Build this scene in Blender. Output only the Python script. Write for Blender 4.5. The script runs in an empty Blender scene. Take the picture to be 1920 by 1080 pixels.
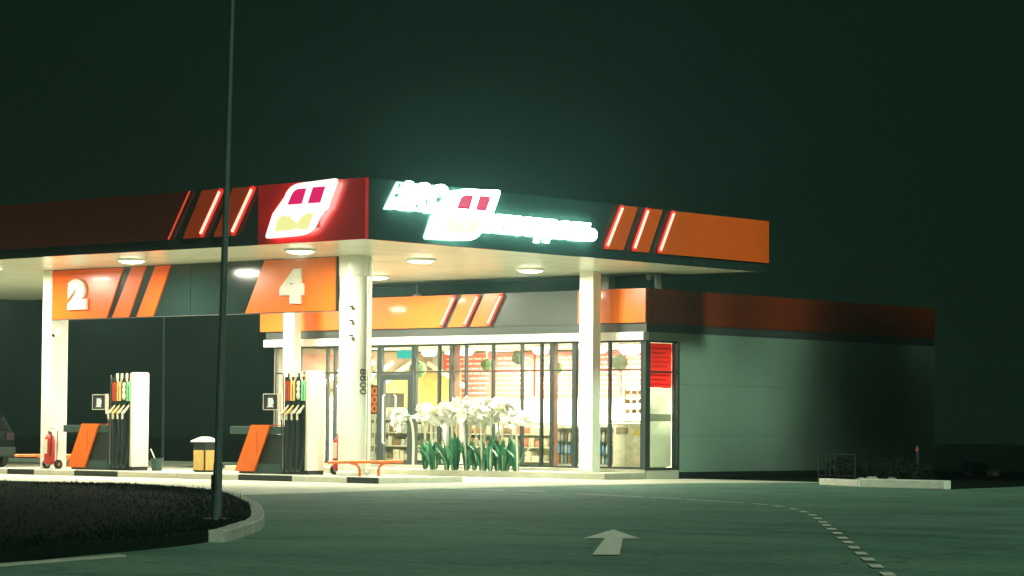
import bpy, bmesh, math, random
from mathutils import Vector, Matrix
random.seed(7)
S = bpy.context.scene
COL = S.collection

# ------------------------------------------------------------------ materials
def mat(name, col, rough=0.5, metal=0.0, noise=0.0, nscale=8.0, bump=0.0, bscale=60.0, coat=0.0, spec=0.5):
    m = bpy.data.materials.new(name); m.use_nodes = True
    nt = m.node_tree; b = nt.nodes['Principled BSDF']
    b.inputs['Base Color'].default_value = (*col, 1)
    b.inputs['Roughness'].default_value = rough
    b.inputs['Metallic'].default_value = metal
    b.inputs['Coat Weight'].default_value = coat
    b.inputs['Coat Roughness'].default_value = 0.06
    b.inputs['Specular IOR Level'].default_value = spec
    tc = nt.nodes.new('ShaderNodeTexCoord')
    if noise:
        n = nt.nodes.new('ShaderNodeTexNoise'); n.inputs['Scale'].default_value = nscale
        n.inputs['Detail'].default_value = 6; n.inputs['Roughness'].default_value = 0.65
        nt.links.new(tc.outputs['Object'], n.inputs['Vector'])
        r = nt.nodes.new('ShaderNodeMapRange')
        r.inputs['From Min'].default_value = 0.3; r.inputs['From Max'].default_value = 0.7
        r.inputs['To Min'].default_value = 1 - noise; r.inputs['To Max'].default_value = 1 + noise
        nt.links.new(n.outputs['Fac'], r.inputs['Value'])
        mx = nt.nodes.new('ShaderNodeVectorMath'); mx.operation = 'SCALE'
        mx.inputs[0].default_value = col
        nt.links.new(r.outputs['Result'], mx.inputs['Scale'])
        nt.links.new(mx.outputs['Vector'], b.inputs['Base Color'])
    if bump:
        n2 = nt.nodes.new('ShaderNodeTexNoise'); n2.inputs['Scale'].default_value = bscale
        n2.inputs['Detail'].default_value = 4
        nt.links.new(tc.outputs['Object'], n2.inputs['Vector'])
        bp = nt.nodes.new('ShaderNodeBump'); bp.inputs['Strength'].default_value = bump
        bp.inputs['Distance'].default_value = 0.02
        nt.links.new(n2.outputs['Fac'], bp.inputs['Height'])
        nt.links.new(bp.outputs['Normal'], b.inputs['Normal'])
    return m

def emit(name, col, strength):
    m = bpy.data.materials.new(name); m.use_nodes = True
    b = m.node_tree.nodes['Principled BSDF']
    b.inputs['Base Color'].default_value = (*(c*.12 for c in col), 1)
    b.inputs['Emission Color'].default_value = (*col, 1)
    b.inputs['Emission Strength'].default_value = strength
    return m

def glass_mat():
    m = bpy.data.materials.new('window_glass'); m.use_nodes = True
    nt = m.node_tree; nt.nodes.clear()
    o = nt.nodes.new('ShaderNodeOutputMaterial'); t = nt.nodes.new('ShaderNodeBsdfTransparent')
    t.inputs['Color'].default_value = (0.93, 0.96, 0.94, 1)
    g = nt.nodes.new('ShaderNodeBsdfGlossy'); g.inputs['Roughness'].default_value = 0.02
    f = nt.nodes.new('ShaderNodeLayerWeight'); f.inputs['Blend'].default_value = 0.5
    pw = nt.nodes.new('ShaderNodeMath'); pw.operation = 'POWER'; pw.inputs[1].default_value = 5.0
    ma = nt.nodes.new('ShaderNodeMath'); ma.operation = 'MULTIPLY_ADD'; ma.inputs[1].default_value = 0.9; ma.inputs[2].default_value = 0.035
    nt.links.new(f.outputs['Facing'], pw.inputs[0]); nt.links.new(pw.outputs[0], ma.inputs[0])
    mx = nt.nodes.new('ShaderNodeMixShader')
    nt.links.new(ma.outputs[0], mx.inputs[0]); nt.links.new(t.outputs[0], mx.inputs[1])
    nt.links.new(g.outputs[0], mx.inputs[2]); nt.links.new(mx.outputs[0], o.inputs[0])
    return m

def asphalt_mat():
    m = mat('asphalt', (0.05, 0.06, 0.055), 0.8, spec=0.2)
    nt = m.node_tree; b = nt.nodes['Principled BSDF']
    tc = nt.nodes.new('ShaderNodeTexCoord')
    a = nt.nodes.new('ShaderNodeTexNoise'); a.inputs['Scale'].default_value = 0.22; a.inputs['Detail'].default_value = 7
    f = nt.nodes.new('ShaderNodeTexNoise'); f.inputs['Scale'].default_value = 9.0; f.inputs['Detail'].default_value = 8
    f.inputs['Roughness'].default_value = 0.8
    for n in (a, f): nt.links.new(tc.outputs['Object'], n.inputs['Vector'])
    mp = nt.nodes.new('ShaderNodeMapping'); mp.inputs['Scale'].default_value = (0.08, 0.8, 1); mp.inputs['Rotation'].default_value = (0, 0, 0.7)
    s = nt.nodes.new('ShaderNodeTexNoise'); s.inputs['Scale'].default_value = 1.5; s.inputs['Detail'].default_value = 5
    nt.links.new(tc.outputs['Object'], mp.inputs['Vector']); nt.links.new(mp.outputs[0], s.inputs['Vector'])
    add = nt.nodes.new('ShaderNodeMath'); add.operation = 'ADD'
    nt.links.new(a.outputs['Fac'], add.inputs[0]); nt.links.new(f.outputs['Fac'], add.inputs[1])
    ad2 = nt.nodes.new('ShaderNodeMath'); ad2.operation = 'ADD'
    nt.links.new(add.outputs[0], ad2.inputs[0]); nt.links.new(s.outputs['Fac'], ad2.inputs[1])
    cr = nt.nodes.new('ShaderNodeValToRGB')
    cr.color_ramp.elements[0].position = 0.38; cr.color_ramp.elements[0].color = (0.062, 0.136, 0.098, 1)
    cr.color_ramp.elements[1].position = 0.66; cr.color_ramp.elements[1].color = (0.145, 0.240, 0.175, 1)
    dv = nt.nodes.new('ShaderNodeMath'); dv.operation = 'DIVIDE'; dv.inputs[1].default_value = 3.0
    nt.links.new(ad2.outputs[0], dv.inputs[0]); nt.links.new(dv.outputs[0], cr.inputs[0])
    vo = nt.nodes.new('ShaderNodeTexVoronoi'); vo.feature = 'DISTANCE_TO_EDGE'; vo.inputs['Scale'].default_value = 0.16
    wv = nt.nodes.new('ShaderNodeTexNoise'); wv.inputs['Scale'].default_value = 0.7; wv.inputs['Detail'].default_value = 6
    wm = nt.nodes.new('ShaderNodeVectorMath'); wm.operation = 'MULTIPLY_ADD'; wm.inputs[1].default_value = (3.2, 3.2, 0)
    nt.links.new(tc.outputs['Object'], wv.inputs['Vector']); nt.links.new(wv.outputs['Color'], wm.inputs[0]); nt.links.new(tc.outputs['Object'], wm.inputs[2])
    nt.links.new(wm.outputs[0], vo.inputs['Vector'])
    ck = nt.nodes.new('ShaderNodeMapRange'); ck.inputs['From Min'].default_value = 0.0; ck.inputs['From Max'].default_value = 0.014
    ck.inputs['To Min'].default_value = 0.68; ck.inputs['To Max'].default_value = 1.0
    nt.links.new(vo.outputs['Distance'], ck.inputs['Value'])
    st = nt.nodes.new('ShaderNodeTexNoise'); st.inputs['Scale'].default_value = 0.55; st.inputs['Detail'].default_value = 9; st.inputs['Roughness'].default_value = 0.7
    nt.links.new(tc.outputs['Object'], st.inputs['Vector'])
    sr = nt.nodes.new('ShaderNodeMapRange'); sr.inputs['From Min'].default_value = 0.36; sr.inputs['From Max'].default_value = 0.52
    sr.inputs['To Min'].default_value = 0.78; sr.inputs['To Max'].default_value = 1.0
    nt.links.new(st.outputs['Fac'], sr.inputs['Value'])
    gr = nt.nodes.new('ShaderNodeTexNoise'); gr.inputs['Scale'].default_value = 5.5; gr.inputs['Detail'].default_value = 10; gr.inputs['Roughness'].default_value = 0.95
    nt.links.new(tc.outputs['Object'], gr.inputs['Vector'])
    gm = nt.nodes.new('ShaderNodeMapRange'); gm.inputs['From Min'].default_value = 0.35; gm.inputs['From Max'].default_value = 0.65
    gm.inputs['To Min'].default_value = 0.45; gm.inputs['To Max'].default_value = 1.55
    nt.links.new(gr.outputs['Fac'], gm.inputs['Value'])
    p0 = nt.nodes.new('ShaderNodeMath'); p0.operation = 'MULTIPLY'
    nt.links.new(gm.outputs[0], p0.inputs[0])
    pm = nt.nodes.new('ShaderNodeMath'); pm.operation = 'MULTIPLY'
    nt.links.new(ck.outputs[0], p0.inputs[1]); nt.links.new(p0.outputs[0], pm.inputs[0]); nt.links.new(sr.outputs[0], pm.inputs[1])
    sc_ = nt.nodes.new('ShaderNodeVectorMath'); sc_.operation = 'SCALE'
    nt.links.new(cr.outputs[0], sc_.inputs[0]); nt.links.new(pm.outputs[0], sc_.inputs['Scale'])
    nt.links.new(sc_.outputs[0], b.inputs['Base Color'])
    n2 = nt.nodes.new('ShaderNodeTexNoise'); n2.inputs['Scale'].default_value = 45; n2.inputs['Detail'].default_value = 5
    nt.links.new(tc.outputs['Object'], n2.inputs['Vector'])
    bp = nt.nodes.new('ShaderNodeBump'); bp.inputs['Strength'].default_value = 0.6; bp.inputs['Distance'].default_value = 0.03
    nt.links.new(n2.outputs['Fac'], bp.inputs['Height']); nt.links.new(bp.outputs[0], b.inputs['Normal'])
    return m

CREAM = (1.0, 0.97, 0.80)
def backlit(name, col):
    m = mat(name, col, 0.6); nt = m.node_tree; b = nt.nodes['Principled BSDF']; o = nt.nodes['Material Output']
    t = nt.nodes.new('ShaderNodeBsdfTranslucent'); t.inputs['Color'].default_value = (*col, 1)
    mx = nt.nodes.new('ShaderNodeMixShader'); mx.inputs[0].default_value = .65
    nt.links.new(b.outputs[0], mx.inputs[1]); nt.links.new(t.outputs[0], mx.inputs[2]); nt.links.new(mx.outputs[0], o.inputs['Surface'])
    return m

M = dict(
 asphalt=asphalt_mat(),
 concrete=mat('forecourt_concrete', (0.41, 0.41, 0.31), 0.8, noise=0.22, nscale=0.7, bump=0.3),
 kerbstone=mat('kerb_stone', (0.34, 0.335, 0.28), 0.85, noise=0.3, nscale=5, bump=0.4),
 whitekerb=mat('white_kerb_paint', (0.72, 0.70, 0.58), 0.7, noise=0.12, nscale=4),
 blackkerb=mat('black_kerb_paint', (0.02, 0.03, 0.027), 0.6, noise=0.3, nscale=5),
 roadpaint=mat('road_paint', (0.55, 0.54, 0.46), 0.8, noise=0.25, nscale=9),
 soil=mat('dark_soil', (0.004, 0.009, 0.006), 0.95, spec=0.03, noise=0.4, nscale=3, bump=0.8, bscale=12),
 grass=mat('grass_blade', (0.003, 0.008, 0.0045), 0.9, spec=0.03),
 white=mat('white_cladding', (0.78, 0.77, 0.69), 0.35, noise=0.03, nscale=2),
 soffit=mat('soffit_panel', (0.80, 0.83, 0.67), 0.25, noise=0.04, nscale=0.6, spec=0.6),
 charcoal=mat('charcoal_gloss', (0.018, 0.036, 0.032), 0.14, noise=0.06, nscale=1.2, coat=0.25),
 charmatt=mat('charcoal_matt', (0.010, 0.018, 0.015), 0.5),
 greyfascia=mat('grey_fascia', (0.068, 0.080, 0.074), 0.35, noise=0.08, nscale=2),
 rail=mat('dark_teal_rail', (0.03, 0.07, 0.058), 0.4),
 red=mat('red_gloss', (0.85, 0.016, 0.022), 0.2, coat=0.2),
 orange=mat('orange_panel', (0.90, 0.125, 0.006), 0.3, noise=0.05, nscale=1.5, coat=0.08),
 redorange_dim=mat('front_red_panel_dim', (0.10, 0.015, 0.007), 0.4, noise=0.05, nscale=1.5),  # panel red darkened further, its dim lighting put into the colour
 redstripe_lit=mat('front_red_stripe_lit', (0.85, 0.085, 0.012), 0.3),  # brighter copy of the front red, neon glow put into the colour
 sideband_shaded=mat('side_band_orange_shaded', (0.24, 0.034, 0.005), 0.35, noise=0.06, nscale=1.5),  # darker copy of the panel orange, shade put into the colour
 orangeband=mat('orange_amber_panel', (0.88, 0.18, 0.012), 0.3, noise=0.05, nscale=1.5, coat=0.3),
 orangepaint=mat('orange_paint', (0.80, 0.15, 0.015), 0.35, noise=0.08, nscale=6),
 redpaint=mat('red_paint', (0.50, 0.03, 0.02), 0.35),
 digit=mat('digit_white', (0.82, 0.81, 0.74), 0.4),
 neon=emit('neon_core', (1.0, 0.80, 0.58), 1.15),
 neonred=emit('neon_red_halo', (1.0, 0.03, 0.02), 0.75),  # red halo of the tubes, built as a glowing strip
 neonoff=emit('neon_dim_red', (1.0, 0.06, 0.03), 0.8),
 sign=emit('sign_white_light', (0.58, 1.0, 0.84), 30.0),
 logoface=emit('logo_white_light', (1.0, 1.0, 0.88), 1.25),
 logoface2=emit('logo_bright_light', (0.55, 1.0, 0.82), 30.0),
 magenta=emit('logo_magenta_light', (0.74, 0.005, 0.13), 1.0),
 magenta2=emit('logo_pink_light', (0.80, 0.05, 0.16), 1.0),
 yellow=emit('logo_yellow_light', (0.92, 0.92, 0.34), 1.0),
 yellow2=emit('logo_pale_yellow_light', (1.0, 1.0, 0.62), 1.3),
 lens=emit('lamp_lens', CREAM, 6.0),
 chrome=mat('brushed_metal', (0.55, 0.56, 0.52), 0.3, metal=1.0),
 darkmetal=mat('dark_metal', (0.03, 0.042, 0.04), 0.4, metal=0.3),
 polepaint=mat('pole_paint', (0.05, 0.075, 0.068), 0.38, noise=0.2, nscale=6),
 rubber=mat('black_rubber', (0.012, 0.016, 0.015), 0.55),
 hose=mat('hose_rubber', (0.022, 0.042, 0.036), 0.3),
 frame=mat('dark_window_frame', (0.03, 0.045, 0.042), 0.4),
 glass=glass_mat(),
 wallside=mat('panel_wall', (0.235, 0.325, 0.262), 0.6, noise=0.05, nscale=1.5, bump=0.05, bscale=20),
 innerwall=mat('shop_wall_white', (0.82, 0.80, 0.70), 0.7),
 shopfloor=mat('shop_floor_tile', (0.55, 0.52, 0.42), 0.3),
 redboard=mat('red_board', (0.75, 0.10, 0.07), 0.5, noise=0.08, nscale=2),
 boardtext=mat('board_lettering', (0.85, 0.72, 0.60), 0.6),
 wood=mat('warm_wood', (0.52, 0.33, 0.11), 0.55, noise=0.25, nscale=5),
 darkwood=mat('brown_wood', (0.22, 0.085, 0.04), 0.6, noise=0.3, nscale=4),
 beige=mat('beige_wall', (0.36, 0.29, 0.20), 0.7, noise=0.1, nscale=2),
 cream=mat('cream_board', (0.80, 0.75, 0.58), 0.6),
 binpanel=mat('bin_wood_panel', (0.62, 0.40, 0.11), 0.6, noise=0.2, nscale=14),
 greenball=mat('moss_green', (0.16, 0.27, 0.08), 0.9, noise=0.4, nscale=12),
 greyball=mat('grey_green_moss', (0.30, 0.34, 0.24), 0.9, noise=0.3, nscale=12),
 halo=emit('logo_halo_light', (1.0, .9, .75), 8.0),
 exitsign=emit('exit_sign_teal', (0.03, 0.62, 0.52), 1.0),
 screenwhite=emit('screen_white', (0.9, 0.95, 0.8), 0.8),
 shoplamp=emit('shop_lamp_glow', (1.0, 1.0, 0.88), 4.0),
 petal=mat('white_petal', (0.86, 0.86, 0.80), 0.6),
 petalheart=mat('petal_heart', (0.50, 0.45, 0.22), 0.7),
 stem=mat('pale_stem', (0.62, 0.64, 0.50), 0.6),
 leaf=mat('flower_leaf_green', (0.028, 0.20, 0.10), 0.45, noise=0.25, nscale=4),
 poster=backlit('poster_white', (0.90, 0.92, 0.82)),
 postergrey=backlit('poster_grey', (0.60, 0.62, 0.54)), posterred=backlit('poster_red', (0.80, 0.10, 0.07)), posterrose=backlit('poster_rose', (0.62, .05, .05)),
 pumpred=mat('pump_red_strip', (0.55, 0.05, 0.02), 0.4),
 pumpyellow=mat('pump_yellow_strip', (0.75, 0.55, 0.16), 0.4),
 pumpgreen=mat('pump_green_strip', (0.22, 0.68, 0.32), 0.4),
 pumpwhite=mat('pump_white', (0.76, 0.70, 0.56), 0.4, noise=0.03, nscale=3),
 nozzle=mat('nozzle_grey', (0.62, 0.60, 0.46), 0.4),
 screwdark=mat('tiny_print', (0.06, 0.07, 0.05), 0.6),
 bucket=mat('bucket_plastic', (0.03, 0.075, 0.065), 0.5),
 carpaint=mat('car_paint', (0.004, 0.007, 0.0065), 0.35, spec=0.12),
 carglass=mat('car_glass', (0.004, 0.006, 0.006), 0.15, spec=0.2),
 tail=mat('tail_lamp_red', (0.012, 0.003, 0.003), 0.5),
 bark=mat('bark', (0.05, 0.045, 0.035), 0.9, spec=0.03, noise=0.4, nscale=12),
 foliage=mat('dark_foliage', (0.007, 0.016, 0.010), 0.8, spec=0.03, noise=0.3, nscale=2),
 bottleblue=mat('blue_bottle', (0.20, 0.38, 0.62), 0.25),
 bottlewhite=mat('white_bottle', (0.62, 0.66, 0.62), 0.3),
 bottleteal=mat('teal_bottle', (0.20, 0.46, 0.42), 0.3),
 bottlered=mat('red_bottle', (0.62, 0.22, 0.14), 0.3),
 bun=mat('baked_bun', (0.55, 0.26, 0.08), 0.6),
 papergoods=mat('paper_goods', (0.72, 0.64, 0.47), 0.7, noise=0.2, nscale=10),
 browngoods=mat('brown_goods', (0.26, 0.16, 0.08), 0.7, noise=0.3, nscale=8),
 yellowsticker=mat('yellow_sticker', (0.85, 0.55, 0.05), 0.5),
 reflector=mat('red_reflector', (0.6, 0.06, 0.04), 0.2),
 rock=mat('rubble_rock', (0.28, 0.30, 0.26), 0.9, noise=0.3, nscale=6),
)

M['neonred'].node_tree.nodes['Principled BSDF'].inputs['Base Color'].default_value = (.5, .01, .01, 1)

# ------------------------------------------------------------------ mesh helpers
def BM(): return bmesh.new()

def box(bm, a, b, bev=0.0):
    x0, y0, z0 = a; x1, y1, z1 = b
    v = [bm.verts.new(p) for p in ((x0,y0,z0),(x1,y0,z0),(x1,y1,z0),(x0,y1,z0),(x0,y0,z1),(x1,y0,z1),(x1,y1,z1),(x0,y1,z1))]
    fs = [bm.faces.new([v[i] for i in q]) for q in ((3,2,1,0),(4,5,6,7),(0,1,5,4),(1,2,6,5),(2,3,7,6),(3,0,4,7))]
    if bev:
        es = list({e for f in fs for e in f.edges})
        bmesh.ops.bevel(bm, geom=es, offset=bev, segments=2, affect='EDGES', profile=0.6)
    return bm

def prism(bm, pts, plane, d0, d1):
    def P(u, v, d):
        return {'xz': (u, d, v), 'yz': (d, u, v), 'xy': (u, v, d)}[plane]
    lo = [bm.verts.new(P(u, v, d0)) for u, v in pts]
    hi = [bm.verts.new(P(u, v, d1)) for u, v in pts]
    n = len(pts)
    f1 = bm.faces.new(lo); f2 = bm.faces.new(hi[::-1])
    side = [bm.faces.new((lo[i], hi[i], hi[(i+1) % n], lo[(i+1) % n])) for i in range(n)]
    if n > 4: bmesh.ops.triangulate(bm, faces=[f1, f2])
    return bm

def rounded(pts, seg=6):
    """pts: (u, v, r) corners -> polygon with rounded corners"""
    out = []; n = len(pts)
    for i in range(n):
        p = Vector(pts[i][:2]); r = pts[i][2]
        if r <= 0: out.append((p.x, p.y)); continue
        a = Vector(pts[i-1][:2]); c = Vector(pts[(i+1) % n][:2])
        da = (a-p).normalized(); dc = (c-p).normalized()
        r1 = min(r, (a-p).length*0.48); r2 = min(r, (c-p).length*0.48)
        s, e = p+da*r1, p+dc*r2
        for k in range(seg+1):
            t = k/seg
            q = s*(1-t)**2 + p*2*t*(1-t) + e*t*t
            out.append((q.x, q.y))
    return out

def cyl(bm, p0, p1, r0, r1=None, n=16, cap=True):
    r1 = r0 if r1 is None else r1
    p0, p1 = Vector(p0), Vector(p1); d = (p1-p0).normalized()
    u = d.orthogonal().normalized(); w = d.cross(u)
    A = [bm.verts.new(p0 + (u*math.cos(2*math.pi*i/n) + w*math.sin(2*math.pi*i/n))*r0) for i in range(n)]
    B = [bm.verts.new(p1 + (u*math.cos(2*math.pi*i/n) + w*math.sin(2*math.pi*i/n))*r1) for i in range(n)]
    for i in range(n):
        bm.faces.new((A[i], A[(i+1) % n], B[(i+1) % n], B[i]))
    if cap:
        bm.faces.new(A[::-1]); bm.faces.new(B)
    return bm

def tube(bm, pts, r, n=8, r_end=None):
    pts = [Vector(p) for p in pts]; rings = []
    m = len(pts); u = None
    for i, p in enumerate(pts):
        d = (pts[min(i+1, m-1)] - pts[max(i-1, 0)]).normalized()
        if u is None: u = d.orthogonal().normalized()
        else: u = (u - d*u.dot(d)).normalized()
        w = d.cross(u)
        rr = r if r_end is None else r + (r_end-r)*i/(m-1)
        rings.append([bm.verts.new(p + (u*math.cos(2*math.pi*k/n) + w*math.sin(2*math.pi*k/n))*rr) for k in range(n)])
    for a, b in zip(rings, rings[1:]):
        for k in range(n): bm.faces.new((a[k], a[(k+1) % n], b[(k+1) % n], b[k]))
    bm.faces.new(rings[0][::-1]); bm.faces.new(rings[-1])
    return bm

def lathe(bm, prof, c, n=20):
    c = Vector(c); rings = []
    for r, z in prof:
        rings.append([bm.verts.new(c + Vector((r*math.cos(2*math.pi*k/n), r*math.sin(2*math.pi*k/n), z))) for k in range(n)])
    for a, b in zip(rings, rings[1:]):
        for k in range(n): bm.faces.new((a[k], a[(k+1) % n], b[(k+1) % n], b[k]))
    bm.faces.new(rings[0][::-1]); bm.faces.new(rings[-1])
    return bm

def curve_pts(pts, k=8):
    """Catmull-Rom through pts"""
    P = [Vector(p) for p in pts]; P = [P[0]*2-P[1]] + P + [P[-1]*2-P[-2]]; out = []
    for i in range(1, len(P)-2):
        for j in range(k):
            t = j/k; a, b, c, d = P[i-1:i+3]
            out.append(0.5*((2*b) + (c-a)*t + (2*a-5*b+4*c-d)*t*t + (3*b-a-3*c+d)*t**3))
    out.append(P[-2]); return out

def root_loc(o):
    l = Vector((0, 0, 0))
    while o: l += o.location; o = o.parent
    return l

def obj(name, bm, m, parent=None, loc=None, smooth=False):
    """link a bmesh with world coordinates as one object; loc = its own base if top-level"""
    bmesh.ops.recalc_face_normals(bm, faces=bm.faces)
    off = root_loc(parent) if parent else Vector(loc or (0, 0, 0))
    bmesh.ops.translate(bm, verts=bm.verts, vec=-off)
    me = bpy.data.meshes.new(name); bm.to_mesh(me); bm.free()
    ms = m if isinstance(m, (list, tuple)) else [m]
    for k in ms: me.materials.append(k)
    if smooth:
        for p in me.polygons: p.use_smooth = True
        try: me.set_sharp_from_angle(angle=math.radians(40))
        except Exception: pass
    o = bpy.data.objects.new(name, me); COL.objects.link(o)
    if parent: o.parent = parent
    else: o.location = off
    return o

def tag(o, label=None, cat=None, group=None, kind=None):
    if label: o['label'] = label
    if cat: o['category'] = cat
    if group: o['group'] = group
    if kind: o['kind'] = kind
    return o

def thing(name, label, cat, loc=(0, 0, 0), group=None):
    o = bpy.data.objects.new(name, None); COL.objects.link(o); o.location = loc
    o.empty_display_size = 0.2
    return tag(o, label, cat, group)

def struct(name, bm, m, loc=None, smooth=False):
    return tag(obj(name, bm, m, None, loc, smooth), kind='structure')

def dup(root, loc, label=None, rotz=None, scale=None, group=None):
    r = root.copy(); COL.objects.link(r); r.location = loc
    if rotz is not None: r.rotation_euler = (0, 0, rotz)
    if scale is not None: r.scale = scale
    if label: r['label'] = label
    if group: r['group'] = group
    for ch in list(root.children):
        c = ch.copy(); COL.objects.link(c); c.parent = r
        for g in list(ch.children):
            d = g.copy(); COL.objects.link(d); d.parent = c
    return r

def text_bm(body, size, extrude, offset, shear=0.0, spacing=1.0, bevel=0.0):
    cu = bpy.data.curves.new('text_source', 'FONT'); cu.body = body; cu.size = size
    cu.extrude = extrude; cu.offset = offset; cu.shear = shear; cu.space_character = spacing
    cu.bevel_depth = bevel; cu.bevel_resolution = 3; cu.align_x = 'LEFT'; cu.resolution_u = 6
    o = bpy.data.objects.new('text_source', cu); COL.objects.link(o)
    dg = bpy.context.evaluated_depsgraph_get(); dg.update()
    me = bpy.data.meshes.new_from_object(o.evaluated_get(dg))
    bm = BM(); bm.from_mesh(me)
    bpy.data.objects.remove(o); bpy.data.curves.remove(cu); bpy.data.meshes.remove(me)
    return bm

def fit_text(bm, plane, u0, u1, v0, v1, d, flip=False):
    """fit flat text (x, y, z = depth) to a rectangle in a vertical plane, centre depth d"""
    xs = [v.co.x for v in bm.verts]; ys = [v.co.y for v in bm.verts]
    ax, bx, ay, by = min(xs), max(xs), min(ys), max(ys)
    for v in bm.verts:
        u = u0 + (v.co.x-ax)/(bx-ax)*(u1-u0); w = v0 + (v.co.y-ay)/(by-ay)*(v1-v0); z = v.co.z
        v.co = Vector((u, d - z, w)) if plane == 'xz' else Vector((d + z, u, w))
    return bm

# ------------------------------------------------------------------ camera
F, YAW, PITCH, ROLL = 5056.593, 0.712674, 0.051625, 0.007342
CAMPOS = Vector((36.3470, -37.6833, 1.1832))
cam = bpy.data.cameras.new('camera'); co = bpy.data.objects.new('camera', cam); COL.objects.link(co)
fw = Vector((-math.sin(YAW)*math.cos(PITCH), math.cos(YAW)*math.cos(PITCH), math.sin(PITCH)))
rt = Vector((math.cos(YAW), math.sin(YAW), 0)); up = rt.cross(fw)
r2 = math.cos(ROLL)*rt + math.sin(ROLL)*up; u2 = -math.sin(ROLL)*rt + math.cos(ROLL)*up
mw = Matrix((r2, u2, -fw)).transposed().to_4x4(); mw.translation = CAMPOS
co.matrix_world = mw
cam.sensor_width = 36; cam.lens = F*36/1920; cam.clip_end = 1000; cam.clip_start = 0.1
S.camera = co

# ------------------------------------------------------------------ ground
bm = BM(); box(bm, (-170, -170, -0.3), (170, 170, 0.0)); struct('asphalt_road', bm, M['asphalt'])

bm = BM()
prism(bm, [(-60, -5.2), (-4.3, -5.6), (0.1, -5.9), (3.0, -7.2), (2.6, -4.0), (1.7, 0.3), (1.2, 5.0), (1.0, 9.0), (1.8, 11.8), (2.2, 12.6), (-2.0, 13.0), (-20, 13.0), (-26, 22), (-60, 22)], 'xy', -0.05, 0.006)
struct('forecourt_pavement', bm, M['concrete'])

bm = BM()   # dark verge behind the site and to the right of the shop
prism(bm, [(-2.25, 14.0), (1.6, 13.2), (3.5, 10.75), (5.2, 9.75), (5.42, 9.3), (7.4, 9.2), (7.2, 11), (6.7, 14), (9, 16.5), (150, 60), (165, 165), (-2.25, 165)], 'xy', -0.05, 0.03)
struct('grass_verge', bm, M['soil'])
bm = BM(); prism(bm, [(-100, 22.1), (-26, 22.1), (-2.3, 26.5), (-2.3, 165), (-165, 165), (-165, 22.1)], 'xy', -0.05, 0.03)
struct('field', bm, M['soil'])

# kerbed grass island in front
ISL = [(-40, -4.9), (-4.3, -5.5), (-1.6, -5.2), (0.1, -5.4), (2.1, -6.3), (3.4, -7.0), (4.8, -7.9), (8.7, -11.15), (10.9, -13.15), (13.68, -15.82), (15.15, -17.5), (16.25, -18.85), (17.0, -20.2), (17.7, -21.8), (18.3, -23.4), (18.6, -27), (-40, -27)]
cx, cy = 3.0, -20.0
def inset(p, d):
    v = Vector((cx-p[0], cy-p[1])).normalized(); return (p[0]+v.x*d, p[1]+v.y*d)
edge = [Vector((x, y, 0)) for x, y in ISL[:-1]]
sm = curve_pts(edge, 4)
bm = BM(); rows = []
for i, p in enumerate(sm):
    d = (sm[min(i+1, len(sm)-1)] - sm[max(i-1, 0)]).normalized(); nrm = Vector((d.y, -d.x, 0))   # inward
    if nrm.dot(Vector((cx, cy, 0))-p) < 0: nrm = -nrm
    rows.append((p, nrm))
for (p, n), (q, k) in zip(rows, rows[1:]):
    if (p-q).length < 0.02 or q.y < -19.1: continue
    A = [p+Vector((0, 0, -0.05)), p+n*0.012+Vector((0, 0, 0.105)), p+n*0.03+Vector((0, 0, 0.12)), p+n*0.17+Vector((0, 0, 0.12)), p+n*0.17+Vector((0, 0, -0.05))]
    e = (q-p).normalized()*0.006
    B = [q+Vector((0, 0, -0.05)), q+k*0.012+Vector((0, 0, 0.105)), q+k*0.03+Vector((0, 0, 0.12)), q+k*0.17+Vector((0, 0, 0.12)), q+k*0.17+Vector((0, 0, -0.05))]
    va = [bm.verts.new(x+e) for x in A]; vb = [bm.verts.new(x-e) for x in B]
    for i in range(5): bm.faces.new((va[i], va[(i+1) % 5], vb[(i+1) % 5], vb[i]))
    bm.faces.new(va[::-1]); bm.faces.new(vb)
struct('island_kerb', bm, M['kerbstone'])
bm = BM(); prism(bm, [(17.7, -21.5), (17.85, -21.55), (18.65, -24.0), (18.5, -24.05)], 'xy', -.05, .014); struct('flush_kerb', bm, M['kerbstone'])
poly = [(p+n*0.165) for p, n in rows]
bm = BM(); prism(bm, [(p.x, p.y) for p in poly] + [(-39.8, -27)], 'xy', -0.05, 0.11)
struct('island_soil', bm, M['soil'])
# grass blades of the island
def inside(x, y, P):
    c = False
    for i in range(len(P)):
        a, b = P[i], P[i-1]
        if (a.y > y) != (b.y > y) and x < (b.x-a.x)*(y-a.y)/(b.y-a.y)+a.x: c = not c
    return c
PP = [Vector((p.x, p.y)) for p in poly] + [Vector((-39.8, -27))]
bm = BM(); n = 0
while n < 15000:
    if random.random() < 0.5:
        p, k = random.choice(rows); q = p + k*random.uniform(0.2, 1.5)*random.random() + Vector((random.uniform(-.7, .7), random.uniform(-.7, .7), 0))
        x, y = q.x, q.y
    else: x, y = random.uniform(-14, 18.4), random.uniform(-26, -5)
    if not inside(x, y, PP): continue
    n += 1
    a = random.uniform(0, 6.28); h = random.uniform(0.012, 0.05)*(2.2 if random.random() < 0.02 else 1); w = 0.012
    c, s = math.cos(a)*w, math.sin(a)*w; lx, ly = random.uniform(-.05, .05), random.uniform(-.05, .05)
    bm.faces.new([bm.verts.new(v) for v in ((x-c, y-s, 0.10), (x+c, y+s, 0.10), (x+lx, y+ly, 0.115+h))])
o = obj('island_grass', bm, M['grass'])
tag(o, 'short dark grass growing on the kerbed island in front', 'grass', kind='stuff')

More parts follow.
